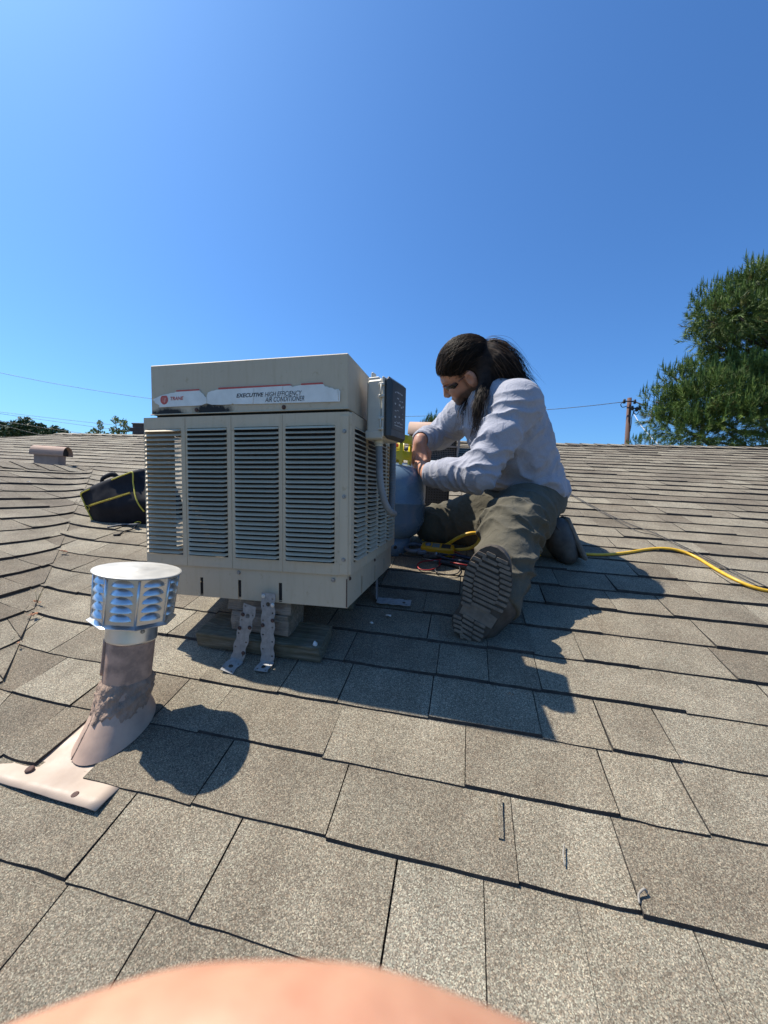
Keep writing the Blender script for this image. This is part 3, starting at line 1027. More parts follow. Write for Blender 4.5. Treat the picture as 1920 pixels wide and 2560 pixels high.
for k, (x, lb) in enumerate(((-.70, 'left rear board in the shade under the unit'), (-.36, 'right rear board in the shade under the unit'))):
    o = rough_board('wood_shim', (.10, .16, .030), (x, 1.22, 0), (SL, 0, 0), M_WOODM, lb, 5 + k)
    o.location = onroof(x, 1.20, .022)
# caulk lump on the sleeper's end
def lump(name, loc, r, mat, label, cat, sq=(1, 1, 1), seed=0):
    rr = random.Random(seed)
    b = MB()
    n, m = 10, 7
    v, f = [], []
    for j in range(m):
        a = math.pi * j / (m - 1)
        for i in range(n):
            t = 2 * math.pi * i / n
            k = r * rr.uniform(.75, 1.15)
            v.append((k * math.sin(a) * math.cos(t) * sq[0], k * math.sin(a) * math.sin(t) * sq[1], k * math.cos(a) * sq[2]))
    for j in range(m - 1):
        for i in range(n):
            f.append((j * n + i, (j + 1) * n + i, (j + 1) * n + (i + 1) % n, j * n + (i + 1) % n))
    o = mesh(name, v, f, mat, None, True)
    o.location = loc
    tag(o, label, cat)
    return o
M_CAULK = simple('old_white_caulk', (0.62, 0.64, 0.63), (0.45, 0.47, 0.46), 0.6, scale=80)
lump('caulk_blob', at(788, 1613, .893), .0085, M_CAULK, 'white caulk blob on the end of the mossy board', 'caulk', (.8, .7, 1.25), 4)

# ------------------------------------------------------------------ vent pipe with louvred cap
M_ALU = simple('bright_galvanised_sheet', (0.80, 0.79, 0.77), (0.68, 0.67, 0.65), 0.32, metal=0.88, scale=14, rvar=0.06)
M_LID = simple('dusty_galvanised_lid', (0.50, 0.48, 0.43), (0.40, 0.385, 0.345), 0.55, metal=0.3, scale=30, bscale=40, bstr=.25)
M_PIPE = simple('dusty_pink_brown_paint', (0.52, 0.335, 0.24), (0.30, 0.20, 0.15), 0.85, scale=26, bscale=90, bstr=.3, lo=.42, hi=.6)
M_BOOT = simple('mauve_brown_flashing_paint', (0.50, 0.35, 0.26), (0.37, 0.26, 0.20), 0.75, scale=18, bscale=60, bstr=.25)
M_SEAL = simple('cracked_brown_sealant', (0.38, 0.265, 0.195), (0.24, 0.17, 0.125), 0.85, scale=35, bscale=55, bstr=1.0, bdist=.008)
M_FLASH = simple('chalky_beige_flashing', (0.46, 0.36, 0.27), (0.35, 0.265, 0.20), 0.6, scale=10, bscale=25, bstr=.15, rvar=.1)
def build_vent():
    A = Vector((-0.668, 0.662, 0.1925))
    Bp = at(347, 1424, .672)
    ax = (Bp - A)
    H = ax.length
    root = empty('vent_pipe', A)
    tag(root, 'brown roof vent pipe with a shiny louvred metal cap and beige flashing', 'vent pipe')
    root.rotation_euler = ax.to_track_quat('Z', 'Y').to_euler()
    Mi = root.rotation_euler.to_matrix().inverted()
    cap = MB()
    zb, zt = H - .096, H - .004
    rb, rt = .0705, .0735
    a_off = math.atan2(-A.y, -A.x + .15) - math.pi / 2
    yaw = root.rotation_euler.to_matrix()
    # octagonal body: corner ridge towards the viewer
    view = Mi @ Vector((-Bp.x, -Bp.y, 0))
    a0 = math.atan2(view.y, view.x) + math.radians(2)
    def corner(k, r, z): return Vector((r * math.cos(a0 + k * math.pi / 4), r * math.sin(a0 + k * math.pi / 4), z))
    v, f = [], []
    for k in range(8):
        v += [corner(k, rb, zb), corner(k, rt, zt)]
    for k in range(8):
        k2 = (k + 1) % 8
        f.append((2 * k, 2 * k2, 2 * k2 + 1, 2 * k + 1))
    cap.add(v, f)
    body = cap.build('cap_body', M_ALU, root)
    for k in range(8):
        MB().tube([corner(k, rb + .0006, zb + .002), corner(k, rt + .0006, zt - .001)], .0026, 6).build('folded_rib', M_ALU, body)
    # louvre scoops, five on each face
    sv, sf = [], []
    w, hh, out = .040, .0128, .0085
    nu, nw = 8, 4
    for j in range(nw + 1):
        t = j / nw
        for i in range(nu + 1):
            s_ = -1 + 2 * i / nu
            prof = (1 - abs(s_) ** 2.6)
            x = s_ * w / 2 * (0.86 + .14 * t)
            y = -out * prof * math.sin(t * math.pi / 2) ** 1.2
            z = hh * (1 - t) * (1 - .55 * s_ * s_)
            sv.append((x, y - .0006, z))
    for j in range(nw):
        for i in range(nu):
            a = j * (nu + 1) + i
            sf.append((a, a + 1, a + nu + 2, a + nu + 1))
    sm = bpy.data.meshes.new('louvre'); sm.from_pydata(sv, [], sf)
    sm.polygons.foreach_set('use_smooth', [True] * len(sf)); sm.materials.append(M_ALU)
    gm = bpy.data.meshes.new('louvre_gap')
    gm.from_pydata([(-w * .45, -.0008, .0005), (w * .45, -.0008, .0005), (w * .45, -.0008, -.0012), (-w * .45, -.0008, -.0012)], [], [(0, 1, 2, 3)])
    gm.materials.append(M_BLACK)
    for k in range(8):
        p = (corner(k, 1, 0) + corner(k + 1, 1, 0)) / 2
        ang = math.atan2(p.y, p.x)
        for j in range(5):
            t = (j + .42) / 5.15
            ap = (rb + (rt - rb) * t) * math.cos(math.pi / 8)
            o = link(bpy.data.objects.new('louvre', sm), body)
            o.location = (ap * math.cos(ang), ap * math.sin(ang), zb + .004 + (zt - zb - .006) * t)
            o.rotation_euler = (0, 0, ang + math.pi / 2)
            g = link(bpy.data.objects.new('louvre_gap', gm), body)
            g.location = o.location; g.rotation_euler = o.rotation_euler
    # lid, slightly dished with a pressed ring
    R = .0795
    MB().lathe([(.0001, H + .0035), (.018, H + .0035), (.020, H + .0024), (.038, H + .0024), (.042, H + .0012), (R - .004, H), (R, H - .0006), (R + .0006, H - .002), (R - .0004, H - .0032), (.02, H - .0034)], 56).build('cap_lid', M_LID, root)
    # flared skirt
    sk = MB()
    v, f = [], []
    for k in range(8): v += [corner(k, rb, zb + .001), corner(k, rb + .0085, zb - .0040), corner(k, rb + .0080, zb - .0055), corner(k, .04, zb - .005)]
    for k in range(8):
        k2 = (k + 1) % 8
        for j in range(3): f.append((4 * k + j, 4 * k + j + 1, 4 * k2 + j + 1, 4 * k2 + j))
    sk.add(v, f)
    sk.build('cap_skirt', M_ALU, root)
    zc = zb - .046
    MB().lathe([(.0455, zb), (.0463, zc + .006), (.0470, zc + .003), (.0466, zc), (.0445, zc)], 40).build('collar', M_ALU, root)
    for a in (.35, 2.6, 4.4):
        bolt(root, ((.0463) * math.cos(a0 + a), (.0463) * math.sin(a0 + a), zb - .02), (math.cos(a0 + a), math.sin(a0 + a), 0), .0035)
    MB().lathe([(.0440, zc + .01), (.0437, zc - .04), (.0440, .0)], 40).build('pipe', M_PIPE, root)
    # rolled seam of the old pipe
    MB().tube([(.044 * math.cos(a0 - 1.45), .044 * math.sin(a0 - 1.45), zc + .002 - .0105 * i) for i in range(8)], .0042, 7).build('pipe_seam', M_PIPE, root)
    # sloped cone of the flashing: from an oval on the roof up to the pipe
    base_c = rf(291, 1820, .004)
    n = 48
    rr = random.Random(9)
    from mathutils import noise as mnz
    def ring(t, bulge=0.0):
        out_ = []
        for k in range(n):
            a = 2 * math.pi * k / n
            pb = base_c + Vector((1, 0, 0)) * .0600 * math.cos(a) + RE * .082 * math.sin(a)
            top = A + ax.normalized() * .080 + Vector((.0475 * math.cos(a), .0475 * math.sin(a), 0))
            s_ = t ** .8
            p = pb.lerp(top, s_)
            ctr = base_c.lerp(A + ax.normalized() * .080, s_)
            p += (p - ctr).normalized() * (bulge - .006 * math.sin(math.pi * t) + .0022 * mnz.noise(Vector((math.cos(a) * 3, math.sin(a) * 3, t * 4))) * (t > .02))
            out_.append(Mi @ (p - A))
        return out_
    v, f = [], []
    T = [0, .08, .2, .35, .5, .65, .8, .9, 1]
    for t in T: v += ring(t)
    for j in range(len(T) - 1):
        for k in range(n): f.append((j * n + k, j * n + (k + 1) % n, (j + 1) * n + (k + 1) % n, (j + 1) * n + k))
    b = MB().add(v, f, True)
    cone = b.build('flashing_cone', M_BOOT, root)
    ka = int(n * .70)
    MB().tube([v[j * n + ka] for j in range(5)], .0016, 6).build('cone_seam', M_SEAL, cone)
    # lumpy sealant smeared round the joint, with a ragged lower edge
    from mathutils import noise as mn
    v, f = [], []
    m = 14
    N2 = 96
    for j in range(m + 1):
        for k in range(N2):
            a = 2 * math.pi * k / N2
            low = .42 + .26 * mn.noise(Vector((math.cos(a) * 1.6, math.sin(a) * 1.6, 3.3))) + .09 * mn.noise(Vector((math.cos(a) * 6, math.sin(a) * 6, 1.1)))
            t = low + (1.13 - low) * j / m
            r_ = ring_pt = None
            tt = min(t, 1.0)
            pb = base_c + Vector((1, 0, 0)) * .0600 * math.cos(a) + RE * .082 * math.sin(a)
            topc = A + ax.normalized() * .080
            top = topc + Vector((.0475 * math.cos(a), .0475 * math.sin(a), 0))
            s_ = tt ** .8
            p = pb.lerp(top, s_)
            ctr = base_c.lerp(topc, s_)
            if t > 1: p += ax.normalized() * (t - 1) * .11; ctr += ax.normalized() * (t - 1) * .11
            edge = math.sin(math.pi * min(1, (j + .4) / m)) ** .4
            th = .0045 * edge - .006 * math.sin(math.pi * tt) + .0045 * mn.noise(Vector((math.cos(a) * 4, math.sin(a) * 4, t * 5))) * edge + .006 * abs(mn.noise(Vector((math.cos(a) * 7, math.sin(a) * 7, t * 16)))) - .003
            if j == 0: th -= .003
            if t > 1.02: th -= (t - 1.02) * .016
            p += (p - ctr).normalized() * th
            v.append(Mi @ (p - A))
    for j in range(m):
        for k in range(N2): f.append((j * N2 + k, j * N2 + (k + 1) % N2, (j + 1) * N2 + (k + 1) % N2, (j + 1) * N2 + k))
    MB().add(v, f, True).build('sealant', M_SEAL, root)
    # flat flashing sheet, tucked under the upper course
    uL, uR = rf(0, 1903).x, rf(307, 1965).x
    def P(u, vv, w): return Mi @ (Vector((u, 0, 0)) + RE * vv + RN * w - A)
    vb = .326 + .1957
    v, f = [], []
    nU = 12
    rows = ((vb, .0112), (vb + .020, .0085), (vb + .036, .0050), (vb + .047, .0022), (vb + .07, .0006), (vb + .15, -.001), (vb + .28, -.003))
    for vv, w in rows:
        for i in range(nU + 1):
            u = -.822 + (.822 - .552) * i / nU
            dv = (.006 * (1 - i / nU)) if vv == vb else 0
            v.append(P(u, vv + dv, w + .0012 * math.sin(i * 1.3) * (1 if vv == vb else .3)))
    for j in range(len(rows) - 1):
        for i in range(nU):
            a = j * (nU + 1) + i
            f.append((a, a + 1, a + nU + 2, a + nU + 1))
    o0 = len(v)
    for i in range(nU + 1): v.append(v[i] - (Mi @ RN) * .0016)
    for i in range(nU): f.append((i, o0 + i, o0 + i + 1, i + 1))
    for j in range(len(rows) - 1):
        a, b_ = j * (nU + 1) + nU, (j + 1) * (nU + 1) + nU
        i0 = len(v); v += [v[a] - (Mi @ RN) * .0016, v[b_] - (Mi @ RN) * .0016]
        f.append((a, i0, i0 + 1, b_))
    MB().add(v, f, True).build('flashing_sheet', M_FLASH, root)
    for q, r in (((74, 1923), .0072), ((187, 1988), .0066)):
        p = rf(*q, .008)
        b = MB()
        b.lathe([(r, -.003), (r, .0006), (r * .7, .0018), (.0001, .0021)], 12, Matrix((Vector((1, 0, 0)), RE, RN)).transposed())
        b.v = [Mi @ (x + p - A) for x in b.v]
        b.build('nail_head', M_RUST, root)
build_vent()

# ------------------------------------------------------------------ signed distance fields -> meshes (soft things, bodies, cloth)
class Field:
    def __init__(s, lo, hi, vox):
        s.lo = np.array(lo, float); s.vox = vox
        s.n = np.ceil((np.array(hi, float) - s.lo) / vox).astype(int) + 1
        s.d = np.full(s.n, 0.3, np.float32)
        s.ax = [s.lo[i] + vox * np.arange(s.n[i]) for i in range(3)]
    def block(s, lo, hi):
        sl_ = []
        for i in range(3):
            a = int(max(0, math.floor((lo[i] - s.lo[i]) / s.vox))); b = int(min(s.n[i], math.ceil((hi[i] - s.lo[i]) / s.vox) + 1))
            if b <= a: return None, None
            sl_.append(slice(a, b))
        sl_ = tuple(sl_)
        g = np.meshgrid(*[s.ax[i][sl_[i]] for i in range(3)], indexing='ij')
        return sl_, np.stack(g, -1).astype(np.float32)
    def put(s, fn, lo, hi, k=0.01, op='union', pad=None):
        pad = (k * 2 + s.vox * 4) if pad is None else pad
        sl_, P = s.block(np.array(lo) - pad, np.array(hi) + pad)
        if sl_ is None: return s
        e = fn(P)
        d = s.d[sl_]
        if op == 'union':
            h = np.clip(k - np.abs(d - e), 0, None) / max(k, 1e-6)
            s.d[sl_] = np.minimum(d, e) - h * h * k * 0.25
        elif op == 'sub':
            e = -e
            h = np.clip(k - np.abs(d - e), 0, None) / max(k, 1e-6)
            s.d[sl_] = np.maximum(d, e) + h * h * k * 0.25
        elif op == 'and':
            s.d[sl_] = np.maximum(d, e)
        return s
    def cone(s, a, b, ra, rb, k=0.01, op='union'):
        a, b = np.array(a, float), np.array(b, float)
        def fn(P):
            ab = b - a
            t = np.clip(((P - a) @ ab) / max(ab @ ab, 1e-9), 0, 1)
            q = P - (a + t[..., None] * ab)
            return np.sqrt((q * q).sum(-1)) - (ra + (rb - ra) * t)
        r = max(ra, rb)
        return s.put(fn, np.minimum(a, b) - r, np.maximum(a, b) + r, k, op)
    def chain(s, pts, rs, k=0.01, op='union'):
        for i in range(len(pts) - 1): s.cone(pts[i], pts[i + 1], rs[i], rs[i + 1], k, op)
        return s
    def ell(s, c, r, M=None, k=0.01, op='union'):
        c, r = np.array(c, float), np.array(r, float)
        Mi = np.eye(3) if M is None else np.array(M).T
        def fn(P):
            q = (P - c) @ Mi.T
            k0 = np.sqrt(((q / r) ** 2).sum(-1)); k1 = np.sqrt(((q / (r * r)) ** 2).sum(-1))
            return k0 * (k0 - 1.0) / np.maximum(k1, 1e-6)
        R = r.max()
        return s.put(fn, c - R, c + R, k, op)
    def box(s, c, hs, M=None, rd=0.005, k=0.01, op='union'):
        c, hs = np.array(c, float), np.array(hs, float)
        Mi = np.eye(3) if M is None else np.array(M).T
        def fn(P):
            q = np.abs((P - c) @ Mi.T) - (hs - rd)
            return np.sqrt((np.maximum(q, 0) ** 2).sum(-1)) + np.minimum(q.max(-1), 0) - rd
        R = np.linalg.norm(hs)
        return s.put(fn, c - R, c + R, k, op)
    def half(s, p, n, lo, hi):
        """keep what lies behind the plane (p, n) inside the box lo..hi"""
        p, n = np.array(p, float), np.array(n, float); n = n / np.linalg.norm(n)
        sl_, P = s.block(lo, hi)
        if sl_ is not None: s.d[sl_] = np.maximum(s.d[sl_], (P - p) @ n)
        return s
    def mesh(s):
        d = s.d
        ins = d < 0
        nx, ny, nz = d.shape
        # cells with a sign change
        c8 = [ins[i:nx - 1 + i, j:ny - 1 + j, k:nz - 1 + k] for i in (0, 1) for j in (0, 1) for k in (0, 1)]
        sm = sum(c.astype(np.int8) for c in c8)
        act = (sm > 0) & (sm < 8)
        idx = np.argwhere(act)
        vid = -np.ones(act.shape, np.int64)
        vid[act] = np.arange(len(idx))
        acc = np.zeros((len(idx), 3)); cnt = np.zeros(len(idx))
        cor = [(i, j, k) for i in (0, 1) for j in (0, 1) for k in (0, 1)]
        val = [d[idx[:, 0] + i, idx[:, 1] + j, idx[:, 2] + k].astype(float) for i, j, k in cor]
        for a in range(8):
            for b in range(a + 1, 8):
                df = np.array(cor[b]) - np.array(cor[a])
                if np.abs(df).sum() != 1: continue
                va, vb = val[a], val[b]
                m = (va < 0) != (vb < 0)
                t = np.where(m, va / np.where(m, va - vb, 1), 0)
                acc += np.where(m[:, None], np.array(cor[a]) + t[:, None] * df, 0); cnt += m
        V = s.lo + (idx + acc / cnt[:, None]) * s.vox
        F = []
        for axn in range(3):
            o1, o2 = [(1, 2), (2, 0), (0, 1)][axn]
            A = [slice(0, None)] * 3; Bq = [slice(0, None)] * 3
            A[axn] = slice(0, -1); Bq[axn] = slice(1, None)
            ch = ins[tuple(A)] != ins[tuple(Bq)]
            e = np.argwhere(ch)
            e = e[(e[:, o1] > 0) & (e[:, o2] > 0) & (e[:, o1] < d.shape[o1] - 1) & (e[:, o2] < d.shape[o2] - 1)]
            if not len(e): continue
            def cell(d1, d2):
                q = e.copy(); q[:, o1] += d1; q[:, o2] += d2
                return vid[q[:, 0], q[:, 1], q[:, 2]]
            quad = np.stack([cell(-1, -1), cell(0, -1), cell(0, 0), cell(-1, 0)], 1)
            flip = ~ins[e[:, 0], e[:, 1], e[:, 2]]
            quad[flip] = quad[flip][:, ::-1]
            F.append(quad)
        F = np.concatenate(F)
        F = F[(F >= 0).all(1)]
        return V, F
def vnoise(P, seed=0):
    """smooth value noise on points, -1..1"""
    P = np.asarray(P, float)
    i = np.floor(P).astype(np.int64); f = P - i
    u = f * f * (3 - 2 * f)
    def hsh(a):
        n = (a[:, 0] * 73856093) ^ (a[:, 1] * 19349663) ^ (a[:, 2] * 83492791) ^ (seed * 2654435761)
        n = (n ^ (n >> 13)) * 1274126177 & 0x7fffffff
        n = (n ^ (n >> 16)) * 668265263 & 0x7fffffff
        return (n % 65536) / 32768.0 - 1
    r = 0
    for a in (0, 1):
        for b in (0, 1):
            for c in (0, 1):
                w = (u[:, 0] if a else 1 - u[:, 0]) * (u[:, 1] if b else 1 - u[:, 1]) * (u[:, 2] if c else 1 - u[:, 2])
                r = r + w * hsh(i + np.array([a, b, c]))
    return r
def relax(V, F, it=2, lam=0.5):
    n = len(V)
    for _ in range(it):
        acc = np.zeros_like(V); cnt = np.zeros(n)
        for a, b in ((0, 1), (1, 2), (2, 3), (3, 0)):
            np.add.at(acc, F[:, a], V[F[:, b]]); np.add.at(acc, F[:, b], V[F[:, a]])
            np.add.at(cnt, F[:, a], 1); np.add.at(cnt, F[:, b], 1)
        V = V + lam * (acc / np.maximum(cnt, 1)[:, None] - V)
    return V
def vnormals(V, F):
    nrm = np.cross(V[F[:, 2]] - V[F[:, 0]], V[F[:, 3]] - V[F[:, 1]])
    N = np.zeros_like(V)
    for k in range(4): np.add.at(N, F[:, k], nrm)
    return N / np.maximum(np.linalg.norm(N, axis=1), 1e-9)[:, None]
def npmesh(name, V, F, mat, parent=None, origin=None, smooth=True):
    me = bpy.data.meshes.new(name)
    V = np.asarray(V, float)
    if origin is not None: V = V - np.array(origin)
    me.vertices.add(len(V)); me.vertices.foreach_set('co', V.ravel().astype(np.float32))
    m = F.shape[1]
    me.loops.add(F.size); me.loops.foreach_set('vertex_index', F.ravel().astype(np.int32))
    me.polygons.add(len(F))
    me.polygons.foreach_set('loop_start', np.arange(0, F.size, m, dtype=np.int32))
    me.update(calc_edges=True)
    me.polygons.foreach_set('use_smooth', [smooth] * len(F))
    me.materials.append(mat)
    me.validate()
    return link(bpy.data.objects.new(name, me), parent)

# ------------------------------------------------------------------ roof vents
M_VENT = simple('sun_faded_terracotta_paint', (0.44, 0.285, 0.205), (0.36, 0.25, 0.19), 0.8, scale=9)
M_VENTB = simple('brown_grey_vent_paint', (0.36, 0.27, 0.215), (0.29, 0.22, 0.18), 0.8, scale=20, bscale=120, bstr=.3)
def build_barrel_vent():
    c = Vector((-3.07, 2.37, 0))
    z0 = GH * TS - abs(c.x - GX) * TS
    root = empty('barrel_roof_vent', (c.x, c.y, z0 + .075))
    tag(root, 'small faded barrel roof vent on the ridge of the cross gable', 'roof vent')
    root.rotation_euler = (0, 0, math.radians(20))
    r, L, zc = .060, .225, .070
    mb = MB()
    n = 16
    v, f = [], []
    for x in (-L / 2, L / 2):
        for rr in (r, r - .003):
            for k in range(n + 1):
                a = math.radians(-12) + math.radians(204) * k / n
                v.append((x - (.02 * math.cos(a * 1.0) if False else 0), rr * math.cos(a), zc + rr * math.sin(a)))
    m = n + 1
    for k in range(n):
        f += [(k, k + 1, 2 * m + k + 1, 2 * m + k), (m + k, 3 * m + k, 3 * m + k + 1, m + k + 1), (k, m + k, m + k + 1, k + 1), (2 * m + k, 2 * m + k + 1, 3 * m + k + 1, 3 * m + k)]
    f += [(0, 2 * m, 3 * m, m), (n, m + n, 3 * m + n, 2 * m + n)]
    mb.add(v, f, True)
    mb.build('hood', M_VENT, root, False)
    MB().box((-.01, 0, .0), (.165, .088, .175), bev=.002).build('base', M_VENTB, root)
    for sx in (-1, 1):
        hd = [(sx * (L / 2 - .03), (r - .004) * math.cos(a), zc + (r - .004) * math.sin(a)) for a in [math.radians(-10 + 200 * k / 14) for k in range(15)]]
        mesh('end_shade_disc', hd, [tuple(range(15))], M_BLACK, root)  # black disc added as painted shade inside the open barrel end
    MB().box((0, 0, -.085), (.26, .2, .004)).build('flange', M_VENTB, root)
build_barrel_vent()

def build_dormer_vent():
    y0 = 3.38
    root = empty('dormer_roof_vent', (-.285, y0, y0 * TS))
    tag(root, 'brown dormer roof vent with a dark mesh opening behind the kneeling person', 'roof vent')
    w, h, d = .42, .335, .36
    mb = MB()
    # side cheeks and curved hood, opening faces downhill
    for s in (-1, 1):
        pr = [(0, -.02), (0, h * .70), (.03, h * .86), (.09, h * .97), (.16, h), (d, h * .98), (d + .25, h * .98), (d + .25, .08)]
        M = Matrix.Rotation(math.pi / 2, 3, 'Z')
        mb.prism([(p[0], p[1]) for p in pr], .012, M, (s * w / 2 + (.006 if s > 0 else .006), 0, 0))
    mb.build('cheeks', M_VENTB, root)
    prof = [(-.055, h * .66), (-.05, h * .78), (-.025, h * .91), (.03, h * 1.0), (.10, h * 1.03), (d, h * 1.03), (d + .3, h * 1.03)]
    v, f = [], []
    for x in (-w / 2 - .012, w / 2 + .012):
        for (y, z) in prof: v.append((x, y, z))
        for (y, z) in prof: v.append((x, y + .004, z - .008))
    m = len(prof)
    for i in range(m - 1):
        f += [(i, 2 * m + i, 2 * m + i + 1, i + 1), (m + i, m + i + 1, 3 * m + i + 1, 3 * m + i), (i, i + 1, m + i + 1, m + i), (2 * m + i, 3 * m + i, 3 * m + i + 1, 2 * m + i + 1)]
    f.append((0, m, 3 * m, 2 * m))
    MB().add(v, f, True).build('hood', M_VENT, root)
    MB().box((0, .10, h * .4), (w - .03, .004, h * .9)).build('inner_back', M_BLACK, root)
    sc = MB()
    for i in range(28):
        x = -w / 2 + .012 + (w - .024) * i / 27
        sc.box((x, .045, h * .38), (.0022, .002, h * .76))
    for i in range(16):
        sc.box((0, .047, h * .02 + h * .73 * i / 15), (w - .02, .002, .0022))
    sc.build('wire_mesh', M_VENTB, root)
    MB().box((0, .03, h * .38), (w, .010, .014)).build('cross_bar', M_VENTB, root)
build_dormer_vent()

# ------------------------------------------------------------------ brick chimney behind the ridge
def build_chimney():
    M_BR = simple('dark_brown_brick', (0.13, 0.075, 0.055), (0.08, 0.05, 0.04), 0.9, scale=30, bscale=90, bstr=.5)
    M_MO = simple('grey_mortar', (0.17, 0.155, 0.14), (0.13, 0.12, 0.11), 0.95, scale=60)
    Y = 5.1
    x0 = at(330, 1075, Y).x
    root = empty('chimney', (x0, Y, .6))
    tag(root, 'brown brick chimney standing behind the roof ridge', 'chimney')
    W, D, H = .62, .42, at(345, 1057, Y).z - .6
    MB().box((W / 2, D / 2, H / 2 - .02), (W - .016, D - .016, H - .03)).build('mortar_core', M_MO, root)
    me1 = MB().box((0, 0, 0), (.195, .09, .057), bev=.004)
    br = me1.build('brick', M_BR, root)
    bm_ = br.data
    first = True
    rows = int(H / .067)
    for j in range(rows):
        z = H - .034 - j * .067
        off = .1 if j % 2 else 0
        spots = []
        x = .0975 - off
        while x < W + .05:
            spots.append((min(max(x, .05), W - .05), .045, 0)); x += .207
        x = .0975 - (0 if off else .1)
        while x < D - .02:
            spots.append((.045, min(max(x, .14), D - .1), math.pi / 2)); spots.append((W - .045, min(max(x, .14), D - .1), math.pi / 2)); x += .207
        for (px_, py_, a) in spots:
            o = br if first else link(bpy.data.objects.new('brick', bm_), root)
            first = False
            o.location = (px_ + random.uniform(-.003, .003), py_ + random.uniform(-.003, .003), z)
            o.rotation_euler = (0, 0, a + random.uniform(-.02, .02))
    MB().box((W / 2, D / 2, H - .012), (W + .02, D + .02, .022), bev=.006).build('cap', M_MO, root)
build_chimney()

# ------------------------------------------------------------------ tool bag
M_BAG = simple('black_nylon', (0.007, 0.007, 0.010), (0.012, 0.012, 0.016), 0.75, scale=30, bscale=500, bstr=.25, spec=.25)
M_BAGS = simple('grey_strap_webbing', (0.10, 0.11, 0.13), (0.07, 0.075, 0.09), 0.7, scale=60)
M_YEL = simple('yellow_piping', (0.58, 0.50, 0.06), (0.44, 0.38, 0.05), 0.55, scale=60)
M_ZIP = simple('mustard_zip_tape', (0.42, 0.30, 0.03), (0.33, 0.23, 0.02), 0.6, scale=60)
def build_bag():
    org = onroof(-1.66, 1.66, 0)
    root = empty('tool_bag', org)
    tag(root, 'black nylon tool bag with yellow piping tipped over beside the valley', 'tool bag')
    u = Vector((.927, .05, .373)).normalized()
    yv = Vector((-.10, .98, .16)); yv = (yv - u * yv.dot(u)).normalized()
    w = u.cross(yv)
    TL = Vector((-1.887, 1.60, .606)); TR = TL + u * .325; BL = TL - w * .19
    c = (TL + TR) / 2 - w * .095 + yv * .115
    M = np.array([[u[i], yv[i], w[i]] for i in range(3)])
    F = Field((-2.1, 1.4, .3), (-1.25, 2.1, .9), .006)
    F.box(c, (.172, .126, .104), M, .018, .02)
    # the sagging lower half resting on the shingles
    F.box(Vector((-1.60, 1.690, .540)), (.168, .085, .066), Matrix.Rotation(-.10, 3, 'Y') @ Matrix.Rotation(SL, 3, 'X'), .03, .14)
    V, Q = F.mesh()
    V = relax(V, Q, 2)
    N = vnormals(V, Q)
    fold = vnoise(V * np.array([14, 14, 26]), 3) * .004 + vnoise(V * 42, 5) * .0016
    V = V + N * fold[:, None] * .6
    npmesh('bag_body', V, Q, M_BAG, root, org)
    from mathutils.bvhtree import BVHTree
    bv = BVHTree.FromPolygons([Vector(v_.tolist()) for v_ in V], [tuple(int(i) for i in q_) for q_ in Q])
    def surf(p, out=.0015):
        hit = bv.ray_cast(p - yv * .25, yv, .45)
        return hit[0] - yv * out if hit[0] is not None else p
    def rel(ps): return [Vector(p) - org for p in ps]
    f0 = -yv * .019
    def on(a, b): return TL + u * a - w * b + f0
    pip = spline([on(.20, -.001), on(.29, -.002), on(.318, .004), on(.306, .05), on(.310, .10), on(.325, .17), on(.33, .20)], 8)
    pip = [surf(p) for p in pip]
    MB().tube(rel(pip), .0034, 7).build('piping', M_YEL, root)
    pip2 = spline([on(.07, .002), on(.012, .006), on(.004, .03), on(.006, .09), on(.012, .15), on(.022, .186), on(.05, .20)], 8)
    pip2 = [surf(p) for p in pip2]
    MB().tube(rel(pip2), .0034, 7).build('piping', M_YEL, root)
    za, zb_ = on(.035, .078), on(.288, .092)
    mid = (za + zb_) / 2 - yv * .008
    pts = [surf(p, .0) for p in spline([za, mid, zb_], 10)]
    za = pts[0]
    v, f = [], []
    for p in pts: v += [p + w * .0055 - yv * .003, p - w * .0055 - yv * .003]
    for i in range(len(pts) - 1): f.append((2 * i, 2 * i + 1, 2 * i + 3, 2 * i + 2))
    o = MB().add([x - org for x in v], f).build('zip_tape', M_ZIP, root)
    MB().tube(rel([p - yv * .0045 for p in pts]), .0016, 5).build('zip_teeth', M_YEL, root)
    ring = [za - u * .010 + u * .010 * math.cos(a) - w * (.006 + .012 * math.sin(a)) - yv * .006 for a in [2 * math.pi * k / 14 for k in range(15)]]
    MB().tube(rel(ring), .0016, 5).build('zip_pull', M_YEL, root)
    hb = spline([on(.10, -.002) + yv * .05, on(.115, -.028) + yv * .05, on(.15, -.034) + yv * .05, on(.185, -.03) + yv * .05, on(.20, -.002) + yv * .05], 6)
    MB().tube(rel(hb), .012, 6, flat=.5).build('handle', M_BAG, root)
    st_ = spline([rf(268, 1318, .012), rf(300, 1312, .012), rf(325, 1311, .014), rf(345, 1310, .03)], 6)
    MB().tube(rel(st_), .010, 6, flat=.35).build('shoulder_strap', M_BAGS, root)
    cd_ = spline([rf(296, 1338, .006), rf(310, 1328, .008), rf(330, 1323, .012), rf(342, 1314, .02)], 6)
    MB().tube(rel(cd_), .003, 6).build('buckle_cord', M_BAG, root)
    MB().tube(rel(spline([rf(335, 1308, .02), rf(345, 1304, .028), rf(352, 1306, .02), rf(346, 1312, .016)], 5)), .0022, 5).build('cord_loop', M_YEL, root)
    MB().tube(rel([rf(285, 1338, .006), rf(300, 1337, .007)]), .006, 6).build('buckle', M_BAG, root)
build_bag()

